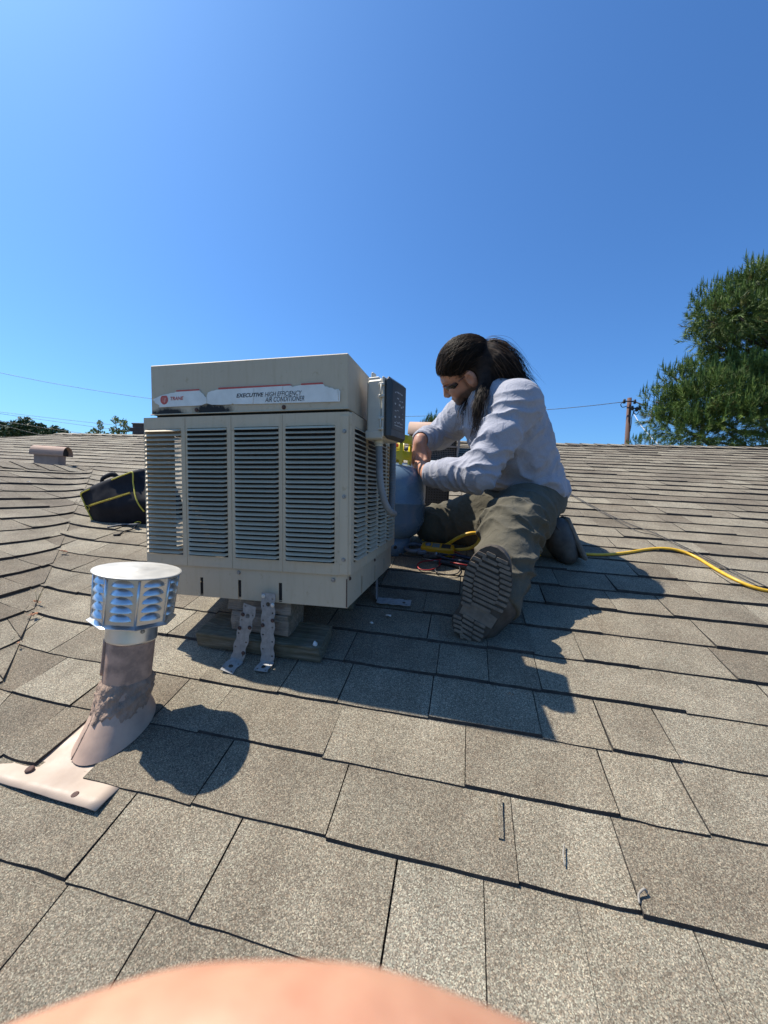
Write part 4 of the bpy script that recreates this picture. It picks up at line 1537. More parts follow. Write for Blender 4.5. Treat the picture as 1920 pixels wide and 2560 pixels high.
# ------------------------------------------------------------------ recovery cylinder
M_TANK = simple('slate_blue_enamel', (0.125, 0.19, 0.265), (0.10, 0.16, 0.225), 0.28, scale=7, bscale=3, bstr=.1, rvar=.06)
M_TYEL = simple('yellow_enamel', (0.62, 0.50, 0.015), (0.52, 0.42, 0.012), 0.38, scale=20)
M_BRASS = simple('brass_valve', (0.50, 0.36, 0.14), (0.38, 0.27, 0.1), 0.35, metal=0.8, scale=60)
def build_tank():
    x, y = -.300, 1.590
    z0 = y * TS + .010
    root = empty('refrigerant_cylinder', (x, y, z0))
    tag(root, 'slate blue refrigerant recovery cylinder with a yellow collar beside the unit', 'gas cylinder')
    r = .146
    H = .345
    prof = [(.001, .03), (.05, .031), (.095, .040), (.122, .058), (.134, .082), (r, .11), (r, .176), (r + .002, .178), (r + .002, .186), (r, .188), (r, .245), (r - .004, .27), (r - .018, .30), (r - .043, .325), (r - .075, .340), (.04, H), (.001, H + .001)]
    MB().lathe(prof, 56).build('shell', M_TANK, root)
    fr = MB()
    fr.lathe([(.092, -.03), (.0945, -.03), (.0945, .044), (.092, .044)], 48)
    ring = fr.build('foot_ring', M_TANK, root)
    for a in (-1.05, -2.2, -.1, 1.2, 2.6):
        p = Vector((.0946 * math.cos(a), .0946 * math.sin(a), .006))
        b = MB().lathe([(.0075, 0), (.0075, .0006), (.0001, .0007)], 12, Vector((math.cos(a), math.sin(a), 0)).to_track_quat('Z', 'Y').to_matrix(), p)
        b.build('drain_hole', M_BLACK, ring)
    # collar: three posts and two bands with windows
    rc = .080
    zt = H - .002
    def band(a0, a1, z0_, z1_):
        MBb = MB()
        n = max(4, int((a1 - a0) / .12))
        MBb.lathe([(rc, z0_), (rc, z1_), (rc - .003, z1_), (rc - .003, z0_), (rc, z0_)], n, None, (0, 0, 0), a0, a1)
        return MBb
    col = MB()
    for (a0, a1, z0_, z1_) in ((-2.9, .75, zt + .078, zt + .112), (-2.9, .75, zt + .012, zt + .048), (1.1, 3.1, zt + .012, zt + .112)):
        b = band(a0, a1, z0_, z1_); col.add(b.v, b.f, True)
    for a in (-2.85, -1.9, -.95, -.1, .66):
        b = band(a - .09, a + .09, zt - .01, zt + .111); col.add([v * 1.0 for v in b.v], b.f, True)
    col.build('collar', M_TYEL, root)
    MB().lathe([(.016, zt), (.016, zt + .02), (.011, zt + .024), (.011, zt + .05), (.018, zt + .052), (.018, zt + .06), (.001, zt + .061)], 14).build('valve', M_BRASS, root)
    MB().tube([(0, 0, zt + .035), (.045, -.01, zt + .035)], .008, 10).build('valve_port', M_BRASS, root)
    MB().lathe([(.003, zt + .06), (.003, zt + .07), (.022, zt + .07), (.024, zt + .076), (.022, zt + .082), (.001, zt + .083)], 12).build('hand_wheel', M_RED, root)
build_tank()

# ------------------------------------------------------------------ recovery machine behind the cylinder
M_MACH = simple('black_moulded_plastic', (0.012, 0.013, 0.016), (0.02, 0.02, 0.024), 0.5, scale=20)
M_MACHW = simple('white_display_panel', (0.62, 0.64, 0.65), (0.55, 0.57, 0.58), 0.4, scale=20)
def build_machine():
    y0 = 2.06
    root = empty('recovery_machine', (-.075, y0, roofz(-.075, y0)), (0.20, 0, math.radians(3)))
    tag(root, 'black refrigerant recovery machine with perforated side and white top panel', 'recovery machine')
    W, H, D = .30, .225, .26
    MB().box((-W / 2, D / 2, H / 2), (W, D, H), bev=.018).build('case', M_MACH, root)
    M = None
    holes = []
    xs = [-.14 + .0135 * i for i in range(20)]; zs = [.02 + .0135 * i for i in range(21)]
    xs = [-.115 + .007 * i for i in range(16)]; zs = [.03 + .007 * i for i in range(22)]
    for i in range(1, 15, 2):
        for j in range(1, 21, 2): holes.append((xs[i], xs[i + 1], zs[j], zs[j + 1]))
    MB().sheet(xs, zs, holes, .003, None, (0, -.004, 0)).build('perforated_grille', simple('dark_grey_grille', (.045, .047, .052), (.035, .036, .04), .5), root)
    MB().box((-.06, -.0005, .11), (.115, .002, .16)).build('grille_recess', M_BLACK, root)
    MB().box((-.085, .05, H + .016), (.115, .075, .034), Matrix.Rotation(.35, 3, 'X'), .008).build('display_panel', M_MACHW, root)
    MB().box((-.155, .05, H + .010), (.022, .04, .03), None, .005).build('side_button', M_MACHW, root)
    MB().tube([(-.14, .03, H - .02), (-.165, .05, H + .075), (-.20, .09, H + .11), (-.25, .12, H + .09)], .010, 8).build('carry_handle', M_MACH, root)
    MB().box((-.07, .08, H + .002), (.17, .15, .02), None, .006).build('top_deck', M_MACH, root)
build_machine()

# ------------------------------------------------------------------ clamp meter, leads, pliers, hoses
M_MYEL = simple('amber_plastic', (0.60, 0.31, 0.008), (0.52, 0.27, 0.006), 0.42, scale=20)
M_MGRY = simple('steel_grey_plastic', (0.13, 0.155, 0.19), (0.10, 0.12, 0.15), 0.5, scale=20)
M_LCD = simple('grey_green_display', (0.20, 0.23, 0.21), (0.17, 0.2, 0.18), 0.2, scale=20)
M_REDC = simple('red_lead_rubber', (0.32, 0.012, 0.014), (0.25, 0.01, 0.012), 0.45, scale=60)
M_BLKC = simple('black_lead_rubber', (0.014, 0.014, 0.016), (0.02, 0.02, 0.024), 0.5, scale=60)
M_YCORD = simple('yellow_cord_jacket', (0.70, 0.42, 0.03), (0.58, 0.34, 0.022), 0.4, scale=60)
M_STEEL = simple('worn_tool_steel', (0.28, 0.29, 0.31), (0.16, 0.165, 0.18), 0.4, metal=.8, scale=90)
M_NAVY = simple('navy_grip_rubber', (0.018, 0.026, 0.055), (0.012, 0.017, 0.035), 0.5, scale=40)
def build_meter():
    p = rf(1092, 1378, .020)
    root = empty('clamp_meter', p + RN * .008)
    d = (rf(1132, 1385) - rf(1046, 1376)).normalized()
    M = Matrix((d, RN.cross(d).normalized(), RN)).transposed()
    root.rotation_euler = M.to_euler()
    tag(root, 'amber clamp meter with grey jaw lying in the shade by the cylinder', 'clamp meter')
    mb = MB()
    poly = [(-.062, -.020), (-.045, -.027), (0, -.029), (.05, -.026), (.066, -.021), (.069, 0), (.066, .021), (.05, .026), (0, .029), (-.045, .027), (-.062, .020)]
    Mx = Matrix.Rotation(-math.pi / 2, 3, 'X')
    v = []
    for z, s in ((-.017, .9), (-.013, 1), (.012, 1), (.0165, .93)):
        v += [(x * (s if z > 0 else 1), y * s, z) for x, y in poly]
    n = len(poly)
    f = [tuple(range(n))[::-1], tuple(range(3 * n, 4 * n))]
    for j in range(3): f += [(j * n + i, j * n + (i + 1) % n, (j + 1) * n + (i + 1) % n, (j + 1) * n + i) for i in range(n)]
    mb.add(v, f)
    mb.build('body', M_MYEL, root)
    MB().box((.036, 0, .0172), (.036, .036, .002), None, .0008).build('face_plate', M_BLACK, root)
    MB().box((-.004, 0, .0172), (.030, .036, .002), None, .0008).build('display', M_LCD, root)
    MB().lathe([(.0125, .0165), (.012, .022), (.0001, .0225)], 18, None, (-.035, 0, 0)).build('dial', M_MGRY, root)
    jw = [(-.060 - .034 + .034 * math.cos(a), .036 * math.sin(a), -.002) for a in [math.radians(25 + 310 * i / 26) for i in range(27)]]
    MB().tube(jw, .0085, 8, flat=1.0).build('jaw', M_MGRY, root)
    MB().box((-.055, -.033, -.004), (.034, .014, .016), Matrix.Rotation(.35, 3, 'Z'), .003).build('jaw_trigger', M_MGRY, root)
build_meter()
def cable(name, pts, r, mat, label, cat='cable', n=10, sides=8, group=None):
    sp = spline(pts, n)
    loc = sp[0].copy()
    o = MB().tube([p - loc for p in sp], r, sides).build(name, mat)
    o.location = loc
    tag(o, label, cat, group)
    return o
cable('yellow_hose', [rf(1090, 1372, .02), at(1118, 1361, 1.57), at(1142, 1346, 1.555), at(1168, 1335, 1.55), at(1190, 1333, 1.55), at(1199, 1345, 1.55), at(1192, 1360, 1.55), at(1172, 1371, 1.555), at(1148, 1374, 1.56), rf(1125, 1375, .012)], .0068, M_YCORD,
      'loop of yellow hose standing above the clamp meter', 'hose')
cable('yellow_hose', [at(1057, 1326, 1.77), at(1066, 1340, 1.74), at(1074, 1352, 1.70), rf(1082, 1362, .01)], .0065, M_YCORD, 'short sunlit piece of yellow hose beside the cylinder foot', 'hose')
cable('yellow_hose', [rf(1056, 1352, .008), rf(1066, 1348, .009), rf(1076, 1345, .009)], .006, M_YCORD, 'stub of yellow hose lying across the sunlit patch by the cylinder', 'hose')
cable('yellow_hose', [rf(1196, 1362, .03), rf(1201, 1372, .02), rf(1204, 1384, .012), rf(1206, 1398, .01)], .0062, M_YCORD, 'short yellow hose end beside the raised boot sole', 'hose')
cable('test_lead', [rf(1120, 1376, .03), rf(1135, 1379, .026), rf(1150, 1386, .016), rf(1168, 1392, .014), rf(1182, 1400, .012), rf(1180, 1411, .01), rf(1160, 1410, .01), rf(1136, 1402, .012), rf(1134, 1392, .018), rf(1150, 1389, .02), rf(1172, 1396, .016), rf(1184, 1406, .014), rf(1170, 1414, .008), rf(1146, 1408, .008)], .0026, M_REDC,
      'coiled red test lead beside the clamp meter', 'test lead', 8, 6)
cable('test_lead', [rf(1104, 1398, .012), rf(1080, 1401, .013), rf(1056, 1404, .013), rf(1044, 1412, .013), rf(1050, 1423, .013), rf(1072, 1425, .013), rf(1094, 1418, .013), rf(1102, 1408, .013)], .0026, M_REDC,
      'thin red test lead looped on the shaded shingles', 'test lead', 8, 6)
cable('test_lead', [rf(1100, 1416, .013), rf(1088, 1424, .013), rf(1096, 1432, .013), rf(1118, 1437, .013), rf(1142, 1434, .013), rf(1150, 1424, .013), rf(1146, 1412, .013)], .0024, M_BLKC,
      'thin black test lead looped next to the red one', 'test lead', 8, 6)
def build_pliers():
    a, b = rf(1056, 1385, .014), rf(1180, 1404, .016)
    root = empty('slip_joint_pliers', a)
    tag(root, 'dark slip-joint pliers with navy grips beside the clamp meter', 'pliers')
    L = (b - a).length
    d = (b - a).normalized()
    M = Matrix((d, RN.cross(d).normalized(), RN)).transposed()
    root.rotation_euler = M.to_euler()
    head = MB()
    head.prism([(0, -.004), (.012, -.018), (.03, -.016), (.06, -.006), (.075, -.004), (.075, .010), (.04, .010), (.02, .004)], .010, Matrix.Rotation(-math.pi / 2, 3, 'X'), (0, 0, .005))
    head.prism([(.002, .002), (.02, .006), (.045, .014), (.07, .016), (.07, .004), (.05, -.002), (.02, .001)], .008, Matrix.Rotation(-math.pi / 2, 3, 'X'), (0, 0, .014))
    head.build('jaws', M_STEEL, root)
    MB().lathe([(.007, 0), (.007, .018), (.0001, .0185)], 10, None, (.055, .004, -.002)).build('pivot', M_STEEL, root)
    for s, l in ((-1, 'grip'), (1, 'grip')):
        pts = spline([(.06, s * .006, .006), (.09, s * .016, .006), (.13, s * .022, .006), (L, s * .016, .004)], 6)
        MB().tube(pts, [.007 + .002 * math.sin(i * .5) for i in range(len(pts))], 8, flat=.8).build(l, M_NAVY, root)
build_pliers()
def build_screwdriver():
    a, b = rf(1098, 1404, .012), rf(1178, 1420, .014)
    root = empty('screwdriver', a)
    tag(root, 'black handled screwdriver with a red stripe in front of the pliers', 'screwdriver')
    d = b - a
    n = d.normalized()
    MB().tube([d * 0, d * .06, d * .1, d * .5, d * .95, d], [.009, .0105, .010, .0108, .0115, .008], 10).build('handle', M_BLKC, root)
    MB().tube([d * .35 + RN * .0098 - RE * .006, d * .95 + RN * .0105 - RE * .006], .0028, 6).build('stripe', M_REDC, root)
    MB().tube([-n * .07 - RE * .0, d * 0], .0028, 8).build('shaft', M_STEEL, root)
    MB().tube([d * .02 + n.cross(RN) * .0, d * .05], .0118, 10).build('ring', M_REDC, root)
build_screwdriver()
# extension cord across the sunny slope
cord = [(1280, 1400), (1330, 1390), (1380, 1384), (1430, 1383), (1480, 1386), (1520, 1386), (1570, 1381), (1620, 1373), (1660, 1371), (1700, 1377), (1740, 1393), (1790, 1423), (1840, 1450), (1890, 1470), (1950, 1482), (2050, 1492)]
cable('extension_cord', [rf(x, y, .011 + .003 * math.sin(i * 1.7)) for i, (x, y) in enumerate(cord)], .0058, M_YCORD, 'yellow extension cord snaking across the sunlit shingles to the right', 'cord')
w1 = [(1405, 1222), (1460, 1253), (1520, 1285), (1580, 1312), (1630, 1330), (1690, 1357), (1760, 1391), (1840, 1430), (1950, 1482), (2030, 1520)]
cable('thin_wire', [rf(x, y, .0115) for x, y in w1], .0018, M_BLKC, 'upper of two thin dark wires running down the sunlit slope', 'wire', sides=5)
w2 = [(1405, 1223), (1465, 1259), (1525, 1292), (1570, 1316), (1600, 1330), (1640, 1339), (1700, 1366), (1770, 1401), (1850, 1442), (1950, 1492), (2030, 1534)]
cable('thin_wire', [rf(x, y, .0115) for x, y in w2], .0016, M_BLKC, 'lower of two thin dark wires running down the sunlit slope', 'wire', sides=5)

# ------------------------------------------------------------------ litter on the shingles
M_DRY = simple('dry_orange_brown_leaf', (0.36, 0.15, 0.06), (0.22, 0.09, 0.045), 0.8, scale=120)
M_STRAW = simple('straw_stalk', (0.50, 0.42, 0.24), (0.4, 0.33, 0.18), 0.8, scale=120)
M_CHIP = simple('pale_paint_chip', (0.72, 0.70, 0.66), (0.6, 0.58, 0.54), 0.7, scale=120)
def leaf_clump(loc, n, r, mat, label, seed, stalks=0):
    rr = random.Random(seed)
    mb = MB()
    for i in range(n):
        a = rr.uniform(0, 6.28); l = rr.uniform(.5, 1) * r
        d = Vector((math.cos(a), math.sin(a) * .8, rr.uniform(.05, .5))).normalized()
        s_ = d.cross(Vector((0, 0, 1))).normalized() * l * .22
        up = Vector((0, 0, rr.uniform(.002, .006)))
        p0 = Vector((rr.uniform(-.3, .3) * r, rr.uniform(-.3, .3) * r, .003))
        q = [p0, p0 + d * l * .35 + s_ + up, p0 + d * l * .4 - s_ + up, p0 + d * l * .75 + s_ * .8, p0 + d * l * .75 - s_ * .8 + up * .5, p0 + d * l]
        mb.add(q, [(0, 2, 1), (1, 2, 4, 3), (3, 4, 5)])
    o = mb.build('dry_leaves', mat)
    o.location = loc
    tag(o, label, 'dry leaves')
    return o
def gz(px_, py_):
    """point on whichever roof slope the sight line meets"""
    d = ray(px_, py_)
    t = .3
    for _ in range(4000):
        P = d * t + np.array([0, 0, CZ])
        if P[2] < roofz(P[0], P[1]) + .010: break
        t += .0015
    return Vector(P.tolist())
leaf_clump(gz(80, 1540), 9, .018, M_DRY, 'orange-brown dry leaves caught at a shingle edge in the valley', 1)
leaf_clump(gz(92, 1508), 6, .016, M_DRY, 'dry leaf with straw stalks standing up in the valley', 2)
for i, (x, y, dx) in enumerate(((98, 1478, .004), (104, 1490, .014), (88, 1492, -.012))):
    p = gz(94, 1508)
    cable('straw_stalk', [p, p + Vector((dx * .4, 0, .016)), p + Vector((dx, .003, .03 + .004 * i))], .0008, M_STRAW, ['tallest straw stalk among the valley leaves', 'straw stalk leaning right among the valley leaves', 'straw stalk leaning left among the valley leaves'][i], 'stalk', 4, 4)
leaf_clump(gz(157, 1381), 7, .02, M_DRY, 'dry brown leaves further up the valley', 3)
leaf_clump(gz(46, 1611), 4, .012, M_DRY, 'small dry leaf bits lowest in the valley', 4)
leaf_clump(gz(1275, 1742), 3, .008, M_DRY, 'tiny dry leaf on a shaded shingle', 5)
def chip(p, s, label, seed):
    rr = random.Random(seed)
    n = 7
    pts = [Vector((s * rr.uniform(.6, 1) * math.cos(2 * math.pi * k / n), s * .6 * rr.uniform(.6, 1) * math.sin(2 * math.pi * k / n), .002 + rr.uniform(0, .003))) for k in range(n)]
    lo = [q - Vector((0, 0, .0025)) for q in pts]
    o = MB().add(pts + lo, [tuple(range(n))] + [(i, i + n, (i + 1) % n + n, (i + 1) % n) for i in range(n)]).build('paint_chip', M_CHIP)
    o.location = p
    tag(o, label, 'paint chip')
chip(rf(972, 1540, .009), .011, 'white chip on the shaded shingles right of the unit', 1)
chip(rf(928, 1558, .009), .006, 'small white speck on the shaded shingles under the unit corner', 2)
chip(rf(812, 1610, .009), .006, 'white fleck beside the end of the mossy board', 3)
chip(gz(72, 1205), .014, 'pale chip lying high on the cross gable', 4)
M_TWIG = simple('grey_twig', (0.34, 0.31, 0.26), (0.22, 0.2, 0.17), 0.8, scale=90)
cable('twig', [rf(1410, 2110, .009), rf(1408, 2135, .012), rf(1412, 2165, .009)], .0011, M_TWIG, 'short pale twig on a light shingle', 'twig', 5, 5)
cable('twig', [rf(1598, 2258, .010), rf(1597, 2235, .013), rf(1610, 2222, .016), rf(1618, 2232, .010)], .0016, M_TWIG, 'curled grey twig lying across a shingle joint', 'twig', 5, 5)
M_GREYST = simple('granule_strip', (0.22, 0.20, 0.17), (0.30, 0.28, 0.24), 0.9, scale=400, bscale=500, bstr=.5)
def strip():
    a, b = rf(1249, 1995, .0075), rf(1252, 2096, .0075)
    d = b - a
    o = MB().box((0, 0, 0), (.009, d.length, .0012), None, .0004).build('shingle_offcut', M_SHINGLE)
    ta = o.data.attributes.new('tone', 'FLOAT', 'POINT'); ta.data.foreach_set('value', [.5] * len(o.data.vertices))
    o.location = (a + b) / 2
    o.rotation_euler = Matrix((RN.cross(-d.normalized()).normalized() * -1, d.normalized() * -1, RN)).transposed().to_euler()
    tag(o, 'narrow offcut strip stuck on a shingle near the bottom', 'shingle strip')
strip()

# ------------------------------------------------------------------ the person kneeling at the cylinder
def skin_mat(name, ca, cb, beard=True, sc_=22.0):
    m, N, L, B = new_mat(name)
    p = coords(N, L, 'Object')
    n = noise(N, L, p, sc_, 4, 0.6)
    r = ramp(N, [(0.35, ca), (0.65, cb)])
    L.new(n.outputs[0], r.inputs[0])
    col = r.outputs[0]
    if beard:
        a = N.new('ShaderNodeAttribute'); a.attribute_name = 'stubble'
        n2 = noise(N, L, p, 420.0, 2)
        mu = N.new('ShaderNodeMath'); mu.operation = 'MULTIPLY_ADD'
        L.new(n2.outputs[0], mu.inputs[0]); mu.inputs[1].default_value = 0.5; mu.inputs[2].default_value = -0.25
        ad = N.new('ShaderNodeMath'); ad.operation = 'ADD'; ad.use_clamp = True
        L.new(mu.outputs[0], ad.inputs[0]); L.new(a.outputs['Fac'], ad.inputs[1])
        mm = N.new('ShaderNodeMath'); mm.operation = 'MULTIPLY'; L.new(ad.outputs[0], mm.inputs[0]); L.new(a.outputs['Fac'], mm.inputs[1])
        col = mixc(N, L, mm.outputs[0], col, (0.035, 0.022, 0.016))
    L.new(col, B.inputs['Base Color'])
    B.inputs['Roughness'].default_value = 0.5
    B.inputs['Specular IOR Level'].default_value = 0.35
    B.inputs['Subsurface Weight'].default_value = 0.12
    B.inputs['Subsurface Radius'].default_value = (0.010, 0.004, 0.002)
    B.inputs['Subsurface Scale'].default_value = 0.6
    n3 = noise(N, L, p, 260.0, 3)
    L.new(bump(N, L, n3.outputs[0], 0.18, 0.001), B.inputs['Normal'])
    return m
M_SKIN = skin_mat('sun_tanned_skin', (0.46, 0.235, 0.155), (0.39, 0.185, 0.12))
def cloth_mat(name, ca, cb, scale, weave, rough=0.9, sheen=0.15, mott=None):
    m, N, L, B = new_mat(name)
    p = coords(N, L, 'Object')
    n = noise(N, L, p, scale, 5, 0.65)
    r = ramp(N, [(0.3, ca), (0.7, cb)])
    L.new(n.outputs[0], r.inputs[0])
    n2 = noise(N, L, coords(N, L, 'Object', (1, 1, 2.4)), weave, 2, 0.7)
    r2 = ramp(N, [(0.3, (0.86, 0.86, 0.86)), (0.7, (1.1, 1.1, 1.1))])
    L.new(n2.outputs[0], r2.inputs[0])
    L.new(mixc(N, L, 1.0, r.outputs[0], r2.outputs[0], 'MULTIPLY'), B.inputs['Base Color'])
    B.inputs['Roughness'].default_value = rough
    B.inputs['Specular IOR Level'].default_value = 0.15
    B.inputs['Sheen Weight'].default_value = sheen
    b1 = bump(N, L, n2.outputs[0], 0.15, 0.0012)
    n4 = noise(N, L, p, 26.0, 3, 0.5, 0.8)
    L.new(bump(N, L, n4.outputs[0], 0.5, 0.014, b1), B.inputs['Normal'])
    return m
M_SHIRT = cloth_mat('heather_grey_blue_jersey', (0.305, 0.31, 0.355), (0.355, 0.358, 0.40), 18, 260)
M_TROUS = cloth_mat('olive_grey_canvas', (0.085, 0.077, 0.056), (0.112, 0.102, 0.076), 16, 420, sheen=0.05)
M_BOOT2 = simple('scuffed_dark_leather', (0.035, 0.029, 0.024), (0.075, 0.064, 0.053), 0.6, scale=30, bscale=120, bstr=.3)
M_SOLE = simple('dusty_rubber_lugs', (0.20, 0.160, 0.118), (0.13, 0.105, 0.08), 0.85, scale=50, bscale=200, bstr=.25)
M_SOLEG = simple('dark_rubber_grooves', (0.050, 0.040, 0.030), (0.075, 0.06, 0.045), 0.9, scale=50)
def hair_mat():
    m, N, L, B = new_mat('dark_brown_hair')
    p = coords(N, L, 'Object')
    n = noise(N, L, p, 40.0, 4)
    r = ramp(N, [(0.35, (0.009, 0.006, 0.005)), (0.7, (0.030, 0.019, 0.013))])
    L.new(n.outputs[0], r.inputs[0]); L.new(r.outputs[0], B.inputs['Base Color'])
    B.inputs['Roughness'].default_value = 0.62
    B.inputs['Specular IOR Level'].default_value = 0.15
    return m
M_HAIR = hair_mat()
def strand_mat():
    m, N, L, B = new_mat('brown_hair_strands')
    a = N.new('ShaderNodeAttribute'); a.attribute_name = 'tone'
    r = ramp(N, [(0, (0.008, 0.0055, 0.004)), (0.6, (0.03, 0.019, 0.013)), (1, (0.12, 0.075, 0.048))])  # random browns; the lightest strands also stand in for sunlit highlights
    L.new(a.outputs['Fac'], r.inputs[0]); L.new(r.outputs[0], B.inputs['Base Color'])
    B.inputs['Roughness'].default_value = 0.55
    B.inputs['Specular IOR Level'].default_value = 0.16
    return m
M_STRAND = strand_mat()
M_LENS = simple('dark_sunglass_lens', (0.012, 0.011, 0.013), (0.016, 0.014, 0.016), 0.06, scale=20)
M_FRAME = simple('brown_red_frame', (0.10, 0.035, 0.03), (0.07, 0.028, 0.025), 0.3, scale=20)
M_TIE = simple('pale_hair_tie', (0.45, 0.45, 0.55), (0.35, 0.35, 0.42), 0.6, scale=90)

def folds(V, N, specs):
    D = np.zeros(len(V))
    for (a, b, r, waves, amp, seed, t0, t1, tw) in specs:
        a, b = np.array(a, float), np.array(b, float)
        ab = b - a; L_ = np.linalg.norm(ab); u = ab / L_
        t = ((V - a) @ u) / L_
        q = V - a - np.outer(t * L_, u)
        dist = np.linalg.norm(q, axis=1)
        e1 = np.cross(u, [0.3, 0.5, 0.8]); e1 /= np.linalg.norm(e1); e2 = np.cross(u, e1)
        ang = np.arctan2(q @ e2, q @ e1)
        w = np.exp(-(np.clip(dist - r, 0, None) / (0.35 * r)) ** 2)
        win = np.clip((t - t0) / 0.12, 0, 1) * np.clip((t1 - t) / 0.12, 0, 1)
        ph = t * waves + tw * np.sin(ang + seed) / 2 + 0.75 * vnoise(V * 11 + seed * 7, seed) + 0.25 * vnoise(V * 26, seed + 3)
        tri = 1 - np.abs(2 * (ph - np.floor(ph)) - 1)
        am = 0.55 + 0.45 * vnoise(V * 8 + 3, seed + 5)
        D += amp * w * win * am * (tri ** 2.4 - 0.29)
    return V + N * D[:, None]

def build_person():
    A = lambda x, y, Y: np.array(at(x, y, Y))
    hipL, hipR = A(1327, 1266, 1.65), A(1303, 1262, 1.81)
    kneeL, ankL = A(1278, 1322, 1.35), A(1238, 1508, 1.125)
    kneeR, ankR = A(1088, 1312, 1.71), A(1378, 1362, 1.64)
    pel, neck = A(1322, 1236, 1.74), A(1226, 978, 1.62)
    shL, elL, wrL = A(1294, 1008, 1.525), A(1194, 1188, 1.43), A(1070, 1186, 1.51)
    shR, elR, wrR = A(1158, 1035, 1.76), A(1098, 1092, 1.93), A(1052, 1100, 1.68)
    Hc = A(1165, 923, 1.625)
    HS = 1.045
    hs = lambda *r: tuple(q * HS for q in r)
    th, ro, ya = math.radians(31), math.radians(25), math.radians(-17)
    f = np.array([-math.cos(th) * math.cos(ya), -math.sin(ya) * math.cos(th), -math.sin(th)])
    s = np.array([0.0, -1.0, 0.0]); s = s - f * (s @ f); s /= np.linalg.norm(s)        # towards his left ear
    u = np.cross(f, s); u = u if u[2] > 0 else -u
    s, u = s * math.cos(ro) - u * math.sin(ro), u * math.cos(ro) + s * math.sin(ro)
    H = lambda a, b, c: Hc + (f * a + s * b + u * c) * HS
    HM = np.stack([f, s, u], 1)
    root = empty('person', (float(hipR[0]), float(hipR[1]), roofz(float(hipR[0]), float(hipR[1]))))
    org = np.array(root.location)
    tag(root, 'person with long dark hair, sunglasses, pale shirt and olive trousers kneeling at the cylinder', 'person')

    # ---- body: head, neck, torso, arms, hands, legs as one surface
    F = Field((-.32, .98, .30), (.62, 2.06, 1.40), .004)
    F.ell(H(.002, 0, .018), hs(.097, .076, .098), HM)
    F.ell(H(.040, 0, -.050), hs(.060, .058, .066), HM, .03)
    F.ell(H(.075, 0, -.098), hs(.026, .030, .022), HM, .025)              # chin
    F.ell(H(.030, .0, -.075), hs(.055, .052, .035), HM, .03)             # jaw
    F.ell(H(.085, 0, .012), hs(.018, .050, .014), HM, .015)              # brow
    F.ell(H(.070, .036, -.040), hs(.022, .020, .020), HM, .02)           # cheek bones
    F.ell(H(.070, -.036, -.040), hs(.022, .020, .020), HM, .02)
    F.ell(H(.094, .028, -.012), hs(.012, .017, .010), HM, .008, 'sub')   # eye sockets
    F.ell(H(.094, -.028, -.012), hs(.012, .017, .010), HM, .008, 'sub')
    F.ell(H(.083, .028, -.013), hs(.0125, .0125, .0125), HM, .004)       # eyes
    F.ell(H(.083, -.028, -.013), hs(.0125, .0125, .0125), HM, .004)
    F.cone(H(.094, 0, .004), H(.116, 0, -.040), .0085, .0115, .010)    # nose
    F.ell(H(.108, .011, -.046), hs(.010, .008, .008), HM, .006)
    F.ell(H(.108, -.011, -.046), hs(.010, .008, .008), HM, .006)
    F.ell(H(.098, 0, -.067), hs(.010, .020, .0055), HM, .006)            # lips
    F.ell(H(.095, 0, -.077), hs(.010, .018, .006), HM, .006)
    F.ell(H(.104, 0, -.0722), hs(.007, .022, .0016), HM, .003, 'sub')
    for sg in (1, -1):                                                  # ears
        F.ell(H(-.006, sg * .081, -.026), hs(.020, .012, .034), HM, .006)
        F.ell(H(.001, sg * .097, -.022), hs(.0125, .014, .022), HM, .002, 'sub')
        F.ell(H(-.002, sg * .080, -.053), hs(.009, .006, .010), HM, .004)
    F.chain([H(-.03, 0, -.06), H(-.055, 0, -.115), neck], [.055, .057, .062], .03)
    tu = neck - pel; tu /= np.linalg.norm(tu)
    ts = shR - shL; ts = ts - tu * (ts @ tu); ts /= np.linalg.norm(ts)
    td = np.cross(tu, ts)
    TM = np.stack([ts, td, tu], 1)
    Lp = lambda t: pel + (neck - pel) * t
    F.ell(Lp(.66), (.150, .095, .15), TM, .04)
    F.ell(Lp(.33), (.135, .11, .15), TM, .04)
    F.ell(Lp(.02), (.145, .115, .10), TM, .04)
    for sh, el, wr in ((shL, elL, wrL), (shR, elR, wrR)):
        F.chain([Lp(.92), sh, el, wr], [.05, .052, .042, .028], .03)
    for hp, kn, an in ((hipL, kneeL, ankL), (hipR, kneeR, ankR)):
        F.chain([hp, kn, an], [.08, .058, .042], .03)
    # right hand over the valve
    def finger(pts, r0, r1, k=.004): F.chain(pts, list(np.linspace(r0, r1, len(pts))), k)
    pc = A(1046, 1121, 1.655)
    F.chain([wrR, A(1050, 1110, 1.668)], [.028, .027], .012)
    for bx, by in ((1062, 1137), (1053, 1139), (1043, 1138), (1034, 1134)):
        F.cone(A(1049 + (bx - 1049) * .35, 1106, 1.668), A(bx, by, 1.648), .0165, .0105, .010)
    finger([A(1062, 1137, 1.648), A(1065, 1152, 1.632), A(1063, 1163, 1.650), A(1060, 1169, 1.668)], .0100, .0075)
    finger([A(1053, 1139, 1.646), A(1053, 1156, 1.628), A(1051, 1168, 1.645), A(1049, 1175, 1.665)], .0102, .0076)
    finger([A(1043, 1138, 1.648), A(1041, 1154, 1.634), A(1041, 1165, 1.650), A(1042, 1171, 1.668)], .0098, .0073)
    finger([A(1034, 1134, 1.652), A(1031, 1147, 1.645), A(1032, 1157, 1.660), A(1034, 1163, 1.675)], .0088, .0066)
    finger([A(1058, 1113, 1.672), A(1072, 1132, 1.676), A(1071, 1150, 1.680), A(1063, 1163, 1.684)], .0135, .0085)
    # left hand reaching over the dome
    F.chain([wrL, A(1062, 1178, 1.535)], [.028, .026], .012)
